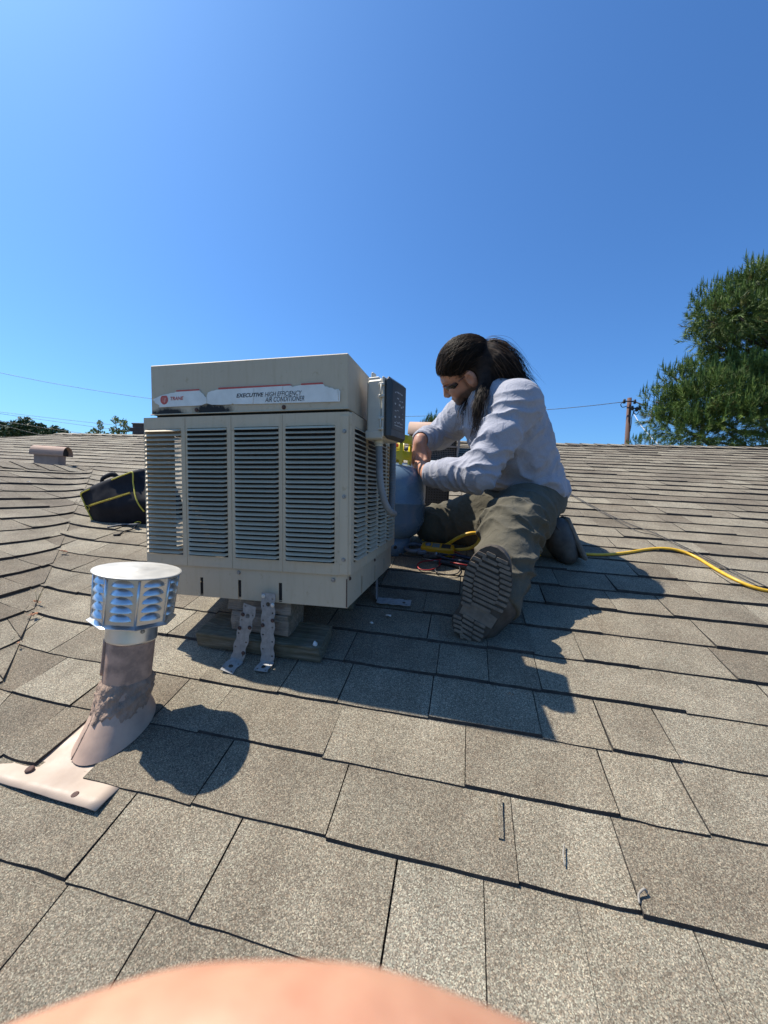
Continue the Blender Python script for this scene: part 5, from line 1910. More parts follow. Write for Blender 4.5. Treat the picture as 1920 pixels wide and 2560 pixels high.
    for k, (bx, by, bY) in enumerate(((1052, 1160, 1.585), (1050, 1166, 1.578), (1049, 1173, 1.568), (1050, 1180, 1.556))):
        F.cone(A(1062, 1176, 1.538), A(bx, by, bY), .017, .0105, .010)
    finger([A(1052, 1160, 1.585), A(1044, 1157, 1.615), A(1040, 1162, 1.64)], .0098, .0076)
    finger([A(1050, 1166, 1.578), A(1040, 1163, 1.612), A(1036, 1168, 1.64)], .0098, .0076)
    finger([A(1049, 1173, 1.568), A(1039, 1171, 1.60), A(1034, 1175, 1.625)], .0095, .0072)
    finger([A(1050, 1180, 1.556), A(1041, 1180, 1.585), A(1037, 1182, 1.605)], .0086, .0066)
    finger([A(1064, 1168, 1.548), A(1058, 1158, 1.578), A(1056, 1156, 1.605)], .0120, .0085)
    V, Q = F.mesh()
    V = relax(V, Q, 1, .4)
    body = npmesh('body', V, Q, M_SKIN, root, org)
    q = (V - Hc)
    a_, b_, c_ = q @ f, np.abs(q @ s), q @ u
    jaw = np.clip((-.040 - c_ - .45 * np.clip(a_ - .06, 0, 1)) / .022, 0, 1) * np.clip((a_ + .025) / .02, 0, 1) * np.clip((.20 + c_) / .05, 0, 1)
    side = np.clip(1 - np.abs(a_ - .022) / .016, 0, 1) * np.clip((.012 - c_) / .02, 0, 1) * (b_ > .045)
    mou = np.clip(1 - np.abs(c_ + .058) / .008, 0, 1) * (a_ > .085) * np.clip((.030 - b_) / .01, 0, 1)
    lips = (np.abs(c_ + .072) < .009) & (a_ > .092) & (b_ < .02)
    brow = np.clip(1 - np.abs(c_ - .010) / .007, 0, 1) * (a_ > .075) * (b_ > .012) * (b_ < .05)
    st_ = np.clip(np.maximum.reduce([jaw * .95, side * .8, mou * .8, brow]), 0, 1)
    st_[lips] = 0.15
    st_[np.linalg.norm(q, axis=1) > .2] = 0
    at_ = body.data.attributes.new('stubble', 'FLOAT', 'POINT')
    at_.data.foreach_set('value', st_.astype(np.float32))

    # ---- shirt
    F = Field((-.28, 1.24, .62), (.64, 2.10, 1.26), .005)
    F.ell(Lp(.66), (.170, .118, .165), TM, .06)
    F.ell(Lp(.74) - td * 0, (.175, .105, .12), TM, .06)
    F.ell(Lp(.36), (.160, .135, .165), TM, .06)
    F.ell(Lp(.06), (.172, .145, .15), TM, .06)
    F.ell(Lp(.50) + ts * -.05, (.11, .12, .16), TM, .06)
    F.chain([Lp(.93), shL], [.066, .076], .05)
    F.chain([Lp(.93), shR], [.066, .072], .05)
    F.chain([shL, shL * .5 + elL * .5, elL], [.080, .070, .063], .035)
    F.chain([elL, elL * .45 + wrL * .55, wrL], [.064, .056, .047], .03)
    F.chain([shR, shR * .5 + elR * .5, elR], [.074, .066, .058], .035)
    F.chain([elR, elR * .4 + wrR * .6, wrR], [.058, .050, .043], .03)
    F.cone(Lp(.95), Lp(1.04), .066, .060, .03)
    # openings: cuffs, hem, collar
    for el, wr, r in ((elL, wrL, .036), (elR, wrR, .036)):
        d = (wr - el) / np.linalg.norm(wr - el)
        c0 = wr - d * .004
        F.half(c0, d, c0 - .07, c0 + .07)
        F.cone(c0 - d * .03, c0 + d * .03, r, r, .004, 'sub')
    hem = A(1330, 1236, 1.66)
    F.half(hem, np.array([-.10, .05, -1.0]), np.array([.07, 1.40, .55]), np.array([.64, 2.12, .80]))
    F.cone(Lp(1.02), Lp(1.2), .058, .07, .01, 'sub')
    V, Q = F.mesh()
    V = relax(V, Q, 3, .5)
    N = vnormals(V, Q)
    V = folds(V, N, [
        (shL, elL, .07, 5.0, .016, 1, -.15, 1.1, 1.3), (elL, wrL, .055, 5.0, .016, 2, -.2, 1.0, .8),
        (shR, elR, .065, 5.0, .014, 3, -.1, 1.1, 1.0), (elR, wrR, .05, 6.0, .016, 4, -.1, 1.0, .7),
        (Lp(.0), Lp(.9), .15, 3.6, .020, 5, -.3, .95, 1.6), (Lp(.62), shL, .12, 2.6, .014, 6, .0, 1.1, 1.0),
        (shL + (elL - shL) * .2, Lp(.25), .13, 3.2, .014, 8, .0, 1.0, 1.2), (Lp(-.1), Lp(.25), .16, 2.0, .016, 9, -.2, 1.0, 2.0)])
    V = relax(V, Q, 1, .25)
    shirt = npmesh('shirt', V, Q, M_SHIRT, root, org)
    for el, wr, r0 in ((elL, wrL, .0475), (elR, wrR, .0435)):          # ribbed cuffs
        d = (wr - el) / np.linalg.norm(wr - el)
        M_ = Vector(d.tolist()).to_track_quat('Z', 'Y').to_matrix()
        MB().lathe([(r0 * .80, .004), (r0 * .96, .002), (r0 * 1.0, -.004), (r0 * 1.0, -.02), (r0 * 1.03, -.026), (r0 * .96, -.034)], 28, M_, Vector((wr - org).tolist())).build('cuff', M_SHIRT, shirt)
    seam = [Vector((p - org).tolist()) for p in (shL + (shL - Lp(.8)) * .05 + np.array([0, -.075, .03]), shL * .8 + elL * .2 + np.array([.03, -.078, .0]), shL * .66 + elL * .34 + np.array([.075, -.06, -.02]))]

    # ---- trousers
    F = Field((-.26, 1.00, .28), (.58, 1.96, .86), .005)
    F.ell(Lp(.0) - tu * .02, (.155, .128, .125), TM, .05)
    F.chain([hipL, hipL * .5 + kneeL * .5, kneeL], [.112, .102, .090], .05)
    F.chain([kneeL, kneeL * .5 + ankL * .5, ankL], [.090, .080, .072], .05)
    F.chain([hipR, hipR * .5 + kneeR * .5, kneeR], [.105, .096, .082], .05)
    F.chain([kneeR, kneeR * .5 + ankR * .5, ankR], [.074, .068, .058], .05)
    d = (ankL - kneeL) / np.linalg.norm(ankL - kneeL)
    F.half(ankL + d * .02, d, ankL - .12, ankL + .12)
    d = (ankR - kneeR) / np.linalg.norm(ankR - kneeR)
    F.half(ankR + d * .01, d, ankR - .1, ankR + .12)
    V, Q = F.mesh()
    V = relax(V, Q, 3, .5)
    N = vnormals(V, Q)
    V = folds(V, N, [
        (hipL, kneeL, .10, 3.4, .020, 11, .15, 1.15, 1.2), (kneeL, ankL, .085, 4.2, .020, 12, -.25, 1.0, 1.4),
        (hipR, kneeR, .10, 4.2, .018, 13, .1, 1.1, 1.2), (kneeR, ankR, .07, 5.0, .014, 14, -.1, 1.0, 1.0),
        (kneeL - (kneeL - hipL) * .25, kneeL + (ankL - kneeL) * .3, .10, 3.0, .016, 15, .0, 1.0, .8)])
    V = relax(V, Q, 1, .25)
    # rest on the shingles
    rz = np.array([roofz(x, y) for x, y in V[:, :2]])
    V[:, 2] = np.maximum(V[:, 2], rz + .006)
    npmesh('trousers', V, Q, M_TROUS, root, org)

    # ---- boots
    # left boot: sole turned to the viewer
    toe, heel = A(1229, 1366, 1.045), A(1183, 1602, 1.045)
    hz = (toe - heel)
    tdir = hz / np.linalg.norm(hz)
    view = np.array([0, 0, CZ]) - (toe + heel) / 2
    nrm = np.array([-.10, -1.0, .10]); nrm = nrm - tdir * (nrm @ tdir); nrm /= np.linalg.norm(nrm)
    bdir = np.cross(tdir, nrm)
    if bdir[0] < 0: bdir = -bdir
    ctr = (toe + heel) / 2
    def onsole(px_, py_):
        dd = CR.T @ np.array([(px_ - 960) / FPX, -(py_ - 1280) / FPX, 1.0])
        o = np.array([0, 0, CZ])
        t = ((ctr - o) @ nrm) / (dd @ nrm)
        P = o + dd * t
        return np.array([(P - heel) @ bdir, (P - heel) @ tdir])
    z3 = lambda x, y: (960 + x * .3134, 1180 + y * .3134)
    outl = [(850, 583), (905, 600), (960, 645), (1000, 700), (1022, 790), (1026, 900), (1008, 1000), (975, 1085), (930, 1155), (885, 1225), (835, 1295), (785, 1345), (735, 1366), (680, 1358), (615, 1325), (565, 1280), (540, 1225), (540, 1165), (560, 1125), (590, 1085), (608, 1040), (622, 980), (624, 880), (640, 800), (668, 730), (710, 665), (770, 610), (810, 592)]
    O2 = np.array([onsole(*z3(*p)) for p in outl])
    def P3(b, a, n_): return heel + bdir * b + tdir * a + nrm * n_
    boot = empty('boot')
    COL.objects.unlink(boot); bpy.data.objects.remove(boot)
    cen = O2.mean(0)
    v, ff = [], []
    n = len(O2)
    lay = ((.0, .985), (-.004, 1.0), (-.022, 1.0), (-.030, .97))
    for (h_, k_) in lay:
        for p in O2: v.append(P3(*(cen + (p - cen) * k_), h_))
    ff.append(tuple(range(n)))
    for j in range(len(lay) - 1):
        ff += [(j * n + i, j * n + (i + 1) % n, (j + 1) * n + (i + 1) % n, (j + 1) * n + i) for i in range(n)]
    ff.append(tuple(range((len(lay) - 1) * n, len(lay) * n))[::-1])
    sole = mesh('boot_sole', [Vector((x - org).tolist()) for x in v], ff, M_SOLEG, root)
    from mathutils.geometry import tessellate_polygon
    # lugs: slanted bars in columns, clipped to the outline
    def inside(p, m=.0045):
        q_ = cen + (p - cen) * 1.0
        c = False
        dmin = 9
        for i in range(n):
            a1, b1 = O2[i], O2[(i + 1) % n]
            if (a1[1] > p[1]) != (b1[1] > p[1]) and p[0] < (b1[0] - a1[0]) * (p[1] - a1[1]) / (b1[1] - a1[1]) + a1[0]: c = not c
            ab = b1 - a1; t = np.clip(((p - a1) @ ab) / (ab @ ab), 0, 1)
            dmin = min(dmin, np.linalg.norm(p - a1 - t * ab))
        return c and dmin > m
    def lug(p0, p1, hw):
        a1, b1 = onsole(*z3(*p0)), onsole(*z3(*p1))
        dd = b1 - a1; L_ = np.linalg.norm(dd); dd = dd / L_; nn = np.array([-dd[1], dd[0]])
        # trim to the outline
        ts_ = [t for t in np.linspace(0, 1, 21) if inside(a1 + dd * L_ * t, .004)]
        if len(ts_) < 4: return
        a2, b2 = a1 + dd * L_ * ts_[0], a1 + dd * L_ * ts_[-1]
        pts = []
        for c_, sg in ((b2, 1), (a2, -1)):
            for k in range(5):
                an = math.pi / 2 - math.pi * k / 4
                pts.append(c_ + sg * dd * math.cos(an) * hw * .8 + sg * nn * math.sin(an) * hw)
        m_ = len(pts)
        v_ = [P3(*p, .0055) for p in pts] + [P3(*p, -.002) for p in pts]
        mesh('lug', [Vector((x - org).tolist()) for x in v_], [tuple(range(m_))] + [(i, (i + 1) % m_, (i + 1) % m_ + m_, i + m_) for i in range(m_)], M_SOLE, sole)
    hw = .0043
    ly = [(583, 830), (600, 790), (650, 730), (700, 690), (750, 665), (800, 648), (850, 636), (900, 630), (950, 630), (1000, 628), (1080, 605)]
    ry = [(583, 870), (620, 930), (650, 955), (700, 992), (750, 1010), (800, 1020), (900, 1022), (950, 1018), (1000, 1004), (1050, 985), (1120, 945), (1200, 900)]
    xl_ = lambda y: float(np.interp(y, [p[0] for p in ly], [p[1] for p in ly]))
    xr_ = lambda y: float(np.interp(y, [p[0] for p in ry], [p[1] for p in ry]))
    for k in range(11):
        y = 640 + k * 40
        lug((xl_(y) + 8, y), (xl_(y) + 66, y + 27), hw)                               # outer edge
        yc = y + 6
        lug((xl_(yc) + 92, yc), (xr_(yc + 60) - 112, yc + .47 * (xr_(yc + 60) - 204 - xl_(yc))), hw)   # ball
    for k in range(10):
        y = 700 + k * 43
        lug((xr_(y) - 88, y - 8), (xr_(y) - 12, y + 26), hw)                           # inner edge
    for k in range(6):                         # heel
        y = 1135 + k * 38
        lug((560 + k * 2, y - 12 + 18), (612 + k * 4, y + 20 + 8), hw * .9)
        lug((640 - k * 6, y + 5), (712 - k * 6, y + 46), hw * .9)
        lug((730 - k * 6, y + 60), (800 - k * 8, y + 96), hw * .9)
    # instep plate
    ip = [onsole(*z3(*p)) for p in ((640, 1040), (700, 1050), (850, 1130), (905, 1170), (855, 1250), (730, 1180), (600, 1120))]
    mesh('instep', [Vector((P3(*p, .0022) - org).tolist()) for p in ip] + [Vector((P3(*p, -.003) - org).tolist()) for p in ip], [tuple(range(7))] + [(i, (i + 1) % 7, (i + 1) % 7 + 7, i + 7) for i in range(7)], M_SOLE, sole)
    F = Field(np.minimum(toe, heel) - .12, np.maximum(toe, heel) + .22, .005)
    back = -nrm
    Lf = np.linalg.norm(hz)
    mid = lambda a, b, h_: heel + tdir * (Lf * a) + bdir * b + back * h_
    F.ell(mid(.72, .012, .052), (.052, .074, .040), np.stack([bdir, tdir, back], 1), .03)
    F.ell(mid(.20, .010, .060), (.042, .065, .045), np.stack([bdir, tdir, back], 1), .03)
    F.chain([mid(.16, .012, .07), ankL], [.050, .056], .04)
    F.chain([mid(.50, .012, .055), ankL], [.046, .050], .04)
    V, Q = F.mesh(); V = relax(V, Q, 2)
    rz = np.array([roofz(x, y) for x, y in V[:, :2]])
    V[:, 2] = np.maximum(V[:, 2], rz + .004)
    npmesh('boot_upper', V, Q, M_BOOT2, root, org)
    # right boot, toes on the roof behind
    hR, tR = A(1392, 1328, 1.60), A(1418, 1388, 1.575)
    F = Field(np.minimum(hR, tR) - .14, np.maximum(hR, tR) + .14, .005)
    F.chain([ankR, hR], [.050, .048], .03)
    F.chain([hR, hR * .5 + tR * .5, tR], [.047, .043, .036], .03)
    F.chain([hR + [0, .05, 0], tR + [0, .055, .01]], [.040, .036], .03)
    V, Q = F.mesh(); V = relax(V, Q, 2)
    N = vnormals(V, Q)
    V = V + N * (vnoise(V * 30, 4) * .0025)[:, None]
    rz = np.array([roofz(x, y) for x, y in V[:, :2]])
    V[:, 2] = np.maximum(V[:, 2], rz + .004)
    npmesh('boot_upper', V, Q, M_BOOT2, root, org)
    e1 = (tR - hR) / np.linalg.norm(tR - hR)
    e2 = np.array([0, 1.0, 0]); e3 = np.cross(e2, e1); e3 /= np.linalg.norm(e3)
    if e3[0] < 0: e3 = -e3
    c = (hR + tR) / 2 + e3 * .050 + np.array([0, .022, .0]) - e1 * .004
    Ms = Matrix(((e1[0], e2[0], e3[0]), (e1[1], e2[1], e3[1]), (e1[2], e2[2], e3[2])))
    MB().box(Vector((c - org).tolist()), (np.linalg.norm(tR - hR) + .075, .10, .018), Ms, .006).build('boot_sole', M_SOLE, root)
    MB().tube([Vector((x - org).tolist()) for x in (A(1388, 1312, 1.548), A(1400, 1330, 1.548), A(1409, 1352, 1.545), A(1412, 1378, 1.545))], .0022, 5).build('boot_seam', M_BOOT2, root)

    # ---- hair
    A2 = lambda x, y, Y: A(x, y, Y + .10)
    F = Field(Hc - .24, Hc + np.array([.36, .20, .20]), .005)
    F.ell(H(-.006, 0, .016), hs(.106, .082, .102), HM)
    sl_, P = F.block(Hc - .3, Hc + .4)
    q = P - Hc
    a_, c_ = q @ f, q @ u
    hn_ = vnoise((P.reshape(-1, 3) * 70), 3).reshape(a_.shape) * .004
    keep = np.minimum(-( -.43 * a_ + .90 * c_ + .003 * HS) + hn_, a_ + .012)
    F.d[sl_] = np.maximum(F.d[sl_], keep)
    # nape and loose lengths falling over the shoulder
    bun0, bun1, bun2, bun3 = A2(1203, 880, 1.50), A2(1232, 884, 1.49), A2(1266, 908, 1.48), A2(1300, 942, 1.48)
    F.chain([H(-.055, 0, .0), bun0], [.050, .026], .02)
    F.chain([bun0, bun1, bun2, bun3], [.025, .040, .042, .016], .015)
    F.cone(A2(1245, 905, 1.47), A2(1280, 932, 1.47), .040, .026, .03)
    F.chain([H(-.06, .02, -.02), A2(1216, 950, 1.48), A2(1203, 985, 1.425), A2(1197, 1025, 1.405), A2(1190, 1062, 1.40)], [.050, .038, .018, .006, .002], .03)
    F.chain([H(-.06, -.04, -.04), A2(1200, 985, 1.56), A2(1175, 1012, 1.54)], [.05, .025, .008], .03)
    F.chain([H(-.06, 0, -.03), A2(1228, 948, 1.52), A2(1258, 958, 1.50)], [.055, .052, .030], .03)
    F.chain([H(-.06, 0, -.0), H(-.075, .0, -.07), A2(1222, 982, 1.53)], [.060, .058, .045], .03)
    for sg in (1, -1): F.ell(H(.004, sg * .092, -.028), hs(.028, .034, .040), HM, .010, 'sub')
    V, Q = F.mesh(); V = relax(V, Q, 3)
    N = vnormals(V, Q)
    sc = np.clip((np.linalg.norm(V - Hc, axis=1) - .10) / .04, 0, 1)
    V = V + N * ((vnoise(V * np.array([60, 60, 26]), 7) * .003 + vnoise(V * 24, 2) * .004) * (.15 + .85 * sc))[:, None]
    hair = npmesh('hair', V, Q, M_HAIR, root, org)
    rr = random.Random(5)
    vs, fs, tones = [], [], []
    def strand(pts, r):
        m = 3
        tones.extend([rr.random() ** 2.2] * (len(pts) * 3))
        o = len(vs)
        pts = [Vector((float(p[0]), float(p[1]), float(p[2]))) for p in pts]
        for i, p in enumerate(pts):
            t = (pts[min(i + 1, len(pts) - 1)] - pts[max(i - 1, 0)]).normalized()
            a1 = t.cross(Vector((.3, .9, .2))).normalized(); b1 = t.cross(a1)
            k_ = r * (1 - .75 * (i / (len(pts) - 1)) ** 2)
            for k in range(m):
                an = 2 * math.pi * k / m
                vs.append(p + a1 * math.cos(an) * k_ + b1 * math.sin(an) * k_ - root.location)
        for i in range(len(pts) - 1):
            for k in range(m):
                fs.append((o + i * m + k, o + i * m + (k + 1) % m, o + (i + 1) * m + (k + 1) % m, o + (i + 1) * m + k))
    R3 = lambda k: np.array([rr.gauss(0, k), rr.gauss(0, k), rr.gauss(0, k)])
    # combed back over the skull
    E0 = H(-.006, 0, .016); er = np.array([.111, .087, .107]) * HS
    def onskull(d):
        loc = d @ HM
        return E0 + d * (1.0 / np.linalg.norm(loc / er))
    for k in range(1100):
        ph = rr.uniform(-1, 1)
        a1 = .11 - .085 * abs(ph) ** 1.3; c1 = .046 - .050 * abs(ph) ** 1.3
        st0 = np.array([a1, ph * .082 * (1 if abs(ph) < .9 else 1), c1])
        st0 = HM @ (st0 + np.array([-.004, 0, .004])) + R3(.008)
        en = (bun0 - E0) + R3(.014)
        pts = []
        sag = rr.uniform(-.25, .25); rad0 = rr.uniform(-.004, .003)
        for i in range(10):
            t = i / 9
            d = st0 * (1 - t) + en * t + HM @ np.array([0, sag * .06 * math.sin(math.pi * t), .010 * math.sin(math.pi * t)])
            d = d / np.linalg.norm(d)
            p = onskull(d) + d * (rad0 + rr.uniform(-.001, .001))
            pts.append(p if t < .8 else p * (1 - (t - .8) * 3) + (bun0 + R3(.01)) * ((t - .8) * 3))
        strand(pts, rr.uniform(.0005, .0011))
    guides = [([bun0, A2(1228, 860, 1.48), A2(1262, 872, 1.465), A2(1292, 908, 1.46), A2(1315, 945, 1.465), A2(1336, 968, 1.475)], .012, 190),
              ([bun0, A2(1236, 878, 1.455), A2(1268, 902, 1.445), A2(1292, 935, 1.445), A2(1312, 955, 1.45)], .013, 190),
              ([bun0, A2(1230, 898, 1.455), A2(1250, 925, 1.445), A2(1266, 948, 1.445)], .013, 120),
              ([bun0, A2(1226, 852, 1.49), A2(1262, 860, 1.48), A2(1298, 892, 1.48), A2(1318, 930, 1.48)], .010, 30),
              ([A2(1290, 925, 1.46), A2(1312, 945, 1.46), A2(1330, 962, 1.465), A2(1342, 990, 1.47), A2(1343, 1005, 1.47)], .008, 26),
              ([H(-.065, .05, -.03), A2(1216, 955, 1.45), A2(1203, 988, 1.40), A2(1197, 1030, 1.385), A2(1190, 1068, 1.38), A2(1178, 1096, 1.38)], .010, 150),
              ([H(-.055, .055, -.06), A2(1200, 985, 1.44), A2(1186, 1020, 1.40), A2(1192, 1060, 1.39), A2(1186, 1085, 1.385)], .007, 60),
              ([H(-.02, -.02, -.09), A2(1165, 1000, 1.53), A2(1150, 1030, 1.50), A2(1148, 1060, 1.48), A2(1140, 1082, 1.47)], .009, 26),
              ([H(.0, -.02, -.10), A2(1162, 1010, 1.52), A2(1160, 1040, 1.49), A2(1152, 1066, 1.48)], .007, 14)]
    for g, spread, cnt in guides:
        for k in range(cnt):
            o1 = R3(spread); o2 = R3(spread * .9)
            sp = spline([Vector((g[i] + o1 * min(1, .25 + i * .3) + o2 * (i / len(g)) + R3(.004) * (i > 0)).tolist()) for i in range(len(g))], 4)
            cut = rr.randint(max(6, len(sp) - 7), len(sp))
            strand(sp[:cut], rr.uniform(.0005, .0011))
    hs = mesh('hair_strands', vs, fs, M_STRAND, hair, True)
    ta = hs.data.attributes.new('tone', 'FLOAT', 'POINT'); ta.data.foreach_set('value', tones)
    # hair tie
    d = (bun1 - bun0) / np.linalg.norm(bun1 - bun0)
    e1 = np.cross(d, [0, 1, 0]); e1 /= np.linalg.norm(e1); e2 = np.cross(d, e1)
    MB().tube([Vector((bun0 - d * .004 + (e1 * math.cos(t) + e2 * math.sin(t)) * .038 - org).tolist()) for t in [2 * math.pi * k / 20 for k in range(21)]], .006, 8).build('hair_tie', M_TIE, root)

    # ---- sunglasses
    v, ff = [], []
    nn_ = 22
    for j, (lev, grow) in enumerate(((0, 0), (1, 0), (1, -.003), (0, -.003))):
        for i in range(nn_ + 1):
            t = -1 + 2 * i / nn_
            an = t * math.radians(66)
            top = -.004 - .003 * t * t
            notch = .014 * math.exp(-(t / .13) ** 2)
            bot = -.030 + .012 * t * t * t * t + notch
            cz_ = top if lev == 0 else bot
            v.append(H(.012 + (.094 + grow) * math.cos(an) - .012 * (1 if lev else 0) * .4, (.077 + grow) * math.sin(an), cz_))
    m = nn_ + 1
    for j in range(4):
        j2 = (j + 1) % 4
        for i in range(nn_): ff.append((j * m + i, j * m + i + 1, j2 * m + i + 1, j2 * m + i))
    V3 = [Vector((x - org).tolist()) for x in v]
    sg_ = mesh('sunglasses', V3, ff, M_LENS, root, True)
    topb = [H(.0135 + .095 * math.cos(a1), .078 * math.sin(a1), .0 - .004 - .003 * (a1 / 1.36) ** 2) for a1 in np.linspace(-1.16, 1.16, 25)]
    MB().tube([Vector((x - org).tolist()) for x in topb], .0022, 6).build('top_bar', M_FRAME, sg_)
    for sg in (1, -1):
        MB().tube([Vector((x - org).tolist()) for x in (H(.038, sg * .0765, -.008), H(.018, sg * .080, -.006), H(-.004, sg * .082, -.005), H(-.016, sg * .080, -.014))], .0026, 6).build('temple_arm', M_FRAME, sg_)
build_person()

# ------------------------------------------------------------------ trees
def leaf_mat(name, stops, rough=0.6, trans=0.0):
    m, N, L, B = new_mat(name)
    a = N.new('ShaderNodeAttribute'); a.attribute_name = 'tone'
    r = ramp(N, stops)
    L.new(a.outputs['Fac'], r.inputs[0]); L.new(r.outputs[0], B.inputs['Base Color'])
    B.inputs['Roughness'].default_value = rough
    B.inputs['Specular IOR Level'].default_value = 0.3
    return m
M_NEEDLE = leaf_mat('pine_needles', [(0, (0.03, 0.055, 0.018)), (0.5, (0.10, 0.155, 0.034)), (0.85, (0.19, 0.26, 0.05)), (1, (0.16, 0.135, 0.05))])
M_LEAFD = leaf_mat('dark_evergreen_leaves', [(0, (0.03, 0.05, 0.018)), (1, (0.085, 0.12, 0.04))])
M_LEAFL = leaf_mat('pale_yellow_green_leaves', [(0, (0.13, 0.17, 0.045)), (1, (0.34, 0.36, 0.11))])
M_BARK = simple('brown_bark', (0.10, 0.075, 0.055), (0.055, 0.042, 0.033), 0.9, scale=6, bscale=20, bstr=.6, bdist=.02)
def tri_mesh(name, V, F, T, mat, parent, loc):
    o = npmesh(name, V, F, mat, parent, loc, False)
    a = o.data.attributes.new('tone', 'FLOAT', 'POINT')
    a.data.foreach_set('value', np.asarray(T, np.float32))
    return o
def limb(mb, a, b, ra, rb, rnd, n=6):
    a, b = Vector(a), Vector(b)
    pts = []
    L_ = (b - a).length
    for i in range(n + 1):
        t = i / n
        p = a.lerp(b, t) + Vector((0, 0, -.12 * L_ * math.sin(math.pi * t)))
        if 0 < i < n: p += Vector((rnd.uniform(-1, 1), rnd.uniform(-1, 1), rnd.uniform(-1, 1))) * L_ * .02
        pts.append(p)
    mb.tube(pts, [ra + (rb - ra) * i / n for i in range(n + 1)], 7)
def pine(name, label, base, top, clusters, seed, tuft_len=.34, density=1.0, needle=.19, width=.017, group=None, trunk_r=.32):
    rnd = np.random.default_rng(seed)
    rr = random.Random(seed)
    root = empty(name, base)
    tag(root, label, 'tree', group)
    base = Vector(base)
    mb = MB()
    top = Vector(top)
    tp = [base.lerp(top, i / 8) + Vector((rr.uniform(-.1, .1), rr.uniform(-.1, .1), 0)) * (0 < i < 8) for i in range(9)]
    mb.tube([p - base for p in tp], [trunk_r * (1 - .8 * i / 8) for i in range(9)], 10)
    Vs, Ts = [], []
    for (c, r) in clusters:
        c = np.array(c)
        zt = min(max(c[2] - r * .9, base.z + 1.2), top.z)
        t = (zt - base.z) / max(top.z - base.z, .1)
        limb(mb, tuple(base.lerp(top, min(t, 1)) - base), tuple(c - np.array(base)), max(.03, trunk_r * .28 * (1 - t * .5)), .025, rr)
        n = int(190 * density * (r / .9) ** 2)
        for k in range(n):
            d = rnd.normal(size=3); d /= np.linalg.norm(d)
            rad = r * (0.35 + 0.65 * rnd.random() ** .6)
            p = c + d * rad * np.array([1, .8, .66])
            ax = d * .75 + np.array([0, 0, .75]) + rnd.normal(size=3) * .22
            if d[2] < -.2: ax = d * .9 + np.array([0, 0, .2]) + rnd.normal(size=3) * .2
            ax /= np.linalg.norm(ax)
            L_ = tuft_len * rnd.uniform(.7, 1.25)
            m = 30
            tt = rnd.random(m) ** .8
            o = p + ax * (tt * L_)[:, None]
            e = rnd.normal(size=(m, 3)); e -= np.outer(e @ ax, ax); e /= np.linalg.norm(e, axis=1)[:, None]
            spread = (.55 + .75 * (1 - tt))[:, None]
            nd = ax + e * spread; nd /= np.linalg.norm(nd, axis=1)[:, None]
            nl = needle * rnd.uniform(.7, 1.15, (m, 1))
            sd_ = np.cross(nd, rnd.normal(size=(m, 3))); sd_ /= np.linalg.norm(sd_, axis=1)[:, None]
            tri = np.stack([o - sd_ * width / 2, o + sd_ * width / 2, o + nd * nl], 1)
            Vs.append(tri.reshape(-1, 3))
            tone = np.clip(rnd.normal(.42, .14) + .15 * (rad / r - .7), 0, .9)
            if rnd.random() < .05: tone = .97
            Ts.append(np.repeat(np.clip(tone + .35 * (tt - .6) * (tt > .6) + rnd.normal(0, .05, m), 0, 1), 3))
            # candle at the tip
            if d[2] > -.1:
                q0, q1 = p + ax * L_, p + (ax * .5 + np.array([0, 0, .5])) * (L_ * 1.55) + ax * L_ * .2
                w_ = np.cross(q1 - q0, [0.2, 1, .1]); w_ /= np.linalg.norm(w_); w2 = np.cross(q1 - q0, w_); w2 /= np.linalg.norm(w2)
                for wv in (w_, w2):
                    Vs.append(np.stack([q0 - wv * .022, q0 + wv * .022, q1])); Ts.append(np.full(3, .55))
    mb.build('trunk', M_BARK, root)
    V = np.concatenate(Vs); T = np.concatenate(Ts)
    F = np.arange(len(V)).reshape(-1, 3)
    tri_mesh('crown', V, F, T, M_NEEDLE, root, base)
    return root
def PC(x, y, r, Y): return (tuple(at(x, y, Y)), r * Y / FPX)
Yp = 15.0
cl = [PC(1905, 745, 80, Yp), PC(1985, 745, 80, Yp), PC(1890, 705, 40, Yp - .6), PC(1925, 690, 30, Yp), PC(1800, 765, 48, Yp), PC(1770, 800, 34, Yp - .5), PC(1842, 790, 55, Yp - .8), PC(1760, 850, 30, Yp), PC(1835, 860, 55, Yp + .4), PC(1905, 860, 90, Yp + .8),
      PC(1790, 915, 40, Yp + .6), PC(1720, 960, 48, Yp), PC(1688, 945, 20, Yp - .3), PC(1735, 1010, 52, Yp - .6), PC(1640, 1005, 24, Yp), PC(1650, 1045, 34, Yp + .2), PC(1690, 1065, 44, Yp - .4), PC(1690, 1020, 34, Yp + .5), PC(1790, 990, 62, Yp - .8), PC(1800, 1065, 66, Yp - 1.0), PC(1860, 960, 70, Yp - .4),
      PC(1890, 1040, 85, Yp - 1.2), PC(1960, 960, 95, Yp - .8), PC(1735, 1085, 40, Yp - 1), PC(2060, 820, 120, Yp), PC(2060, 1000, 130, Yp), PC(2180, 760, 120, Yp), PC(2200, 950, 130, Yp), PC(2060, 690, 60, Yp)]
tb = at(2120, 1500, 15.6); tb.z = -3.3
pine('pine_tree', 'tall bushy green pine rising behind the roof at the right edge', tuple(tb), tuple(at(2090, 640, 15.6)), cl, 3)
b2 = at(1604, 1110, 13.0); b2.z = -3.3
pine('young_pine', 'tip of a young pine just above the ridge right of the utility pole', tuple(b2), tuple(at(1600, 1120, 13.0)), [PC(1596, 1118, 16, 13), PC(1615, 1112, 20, 13), PC(1632, 1118, 18, 13)], 8, .22, 1.6, .12, .010, trunk_r=.08)
b3 = at(1085, 1110, 24.0); b3.z = -3.3
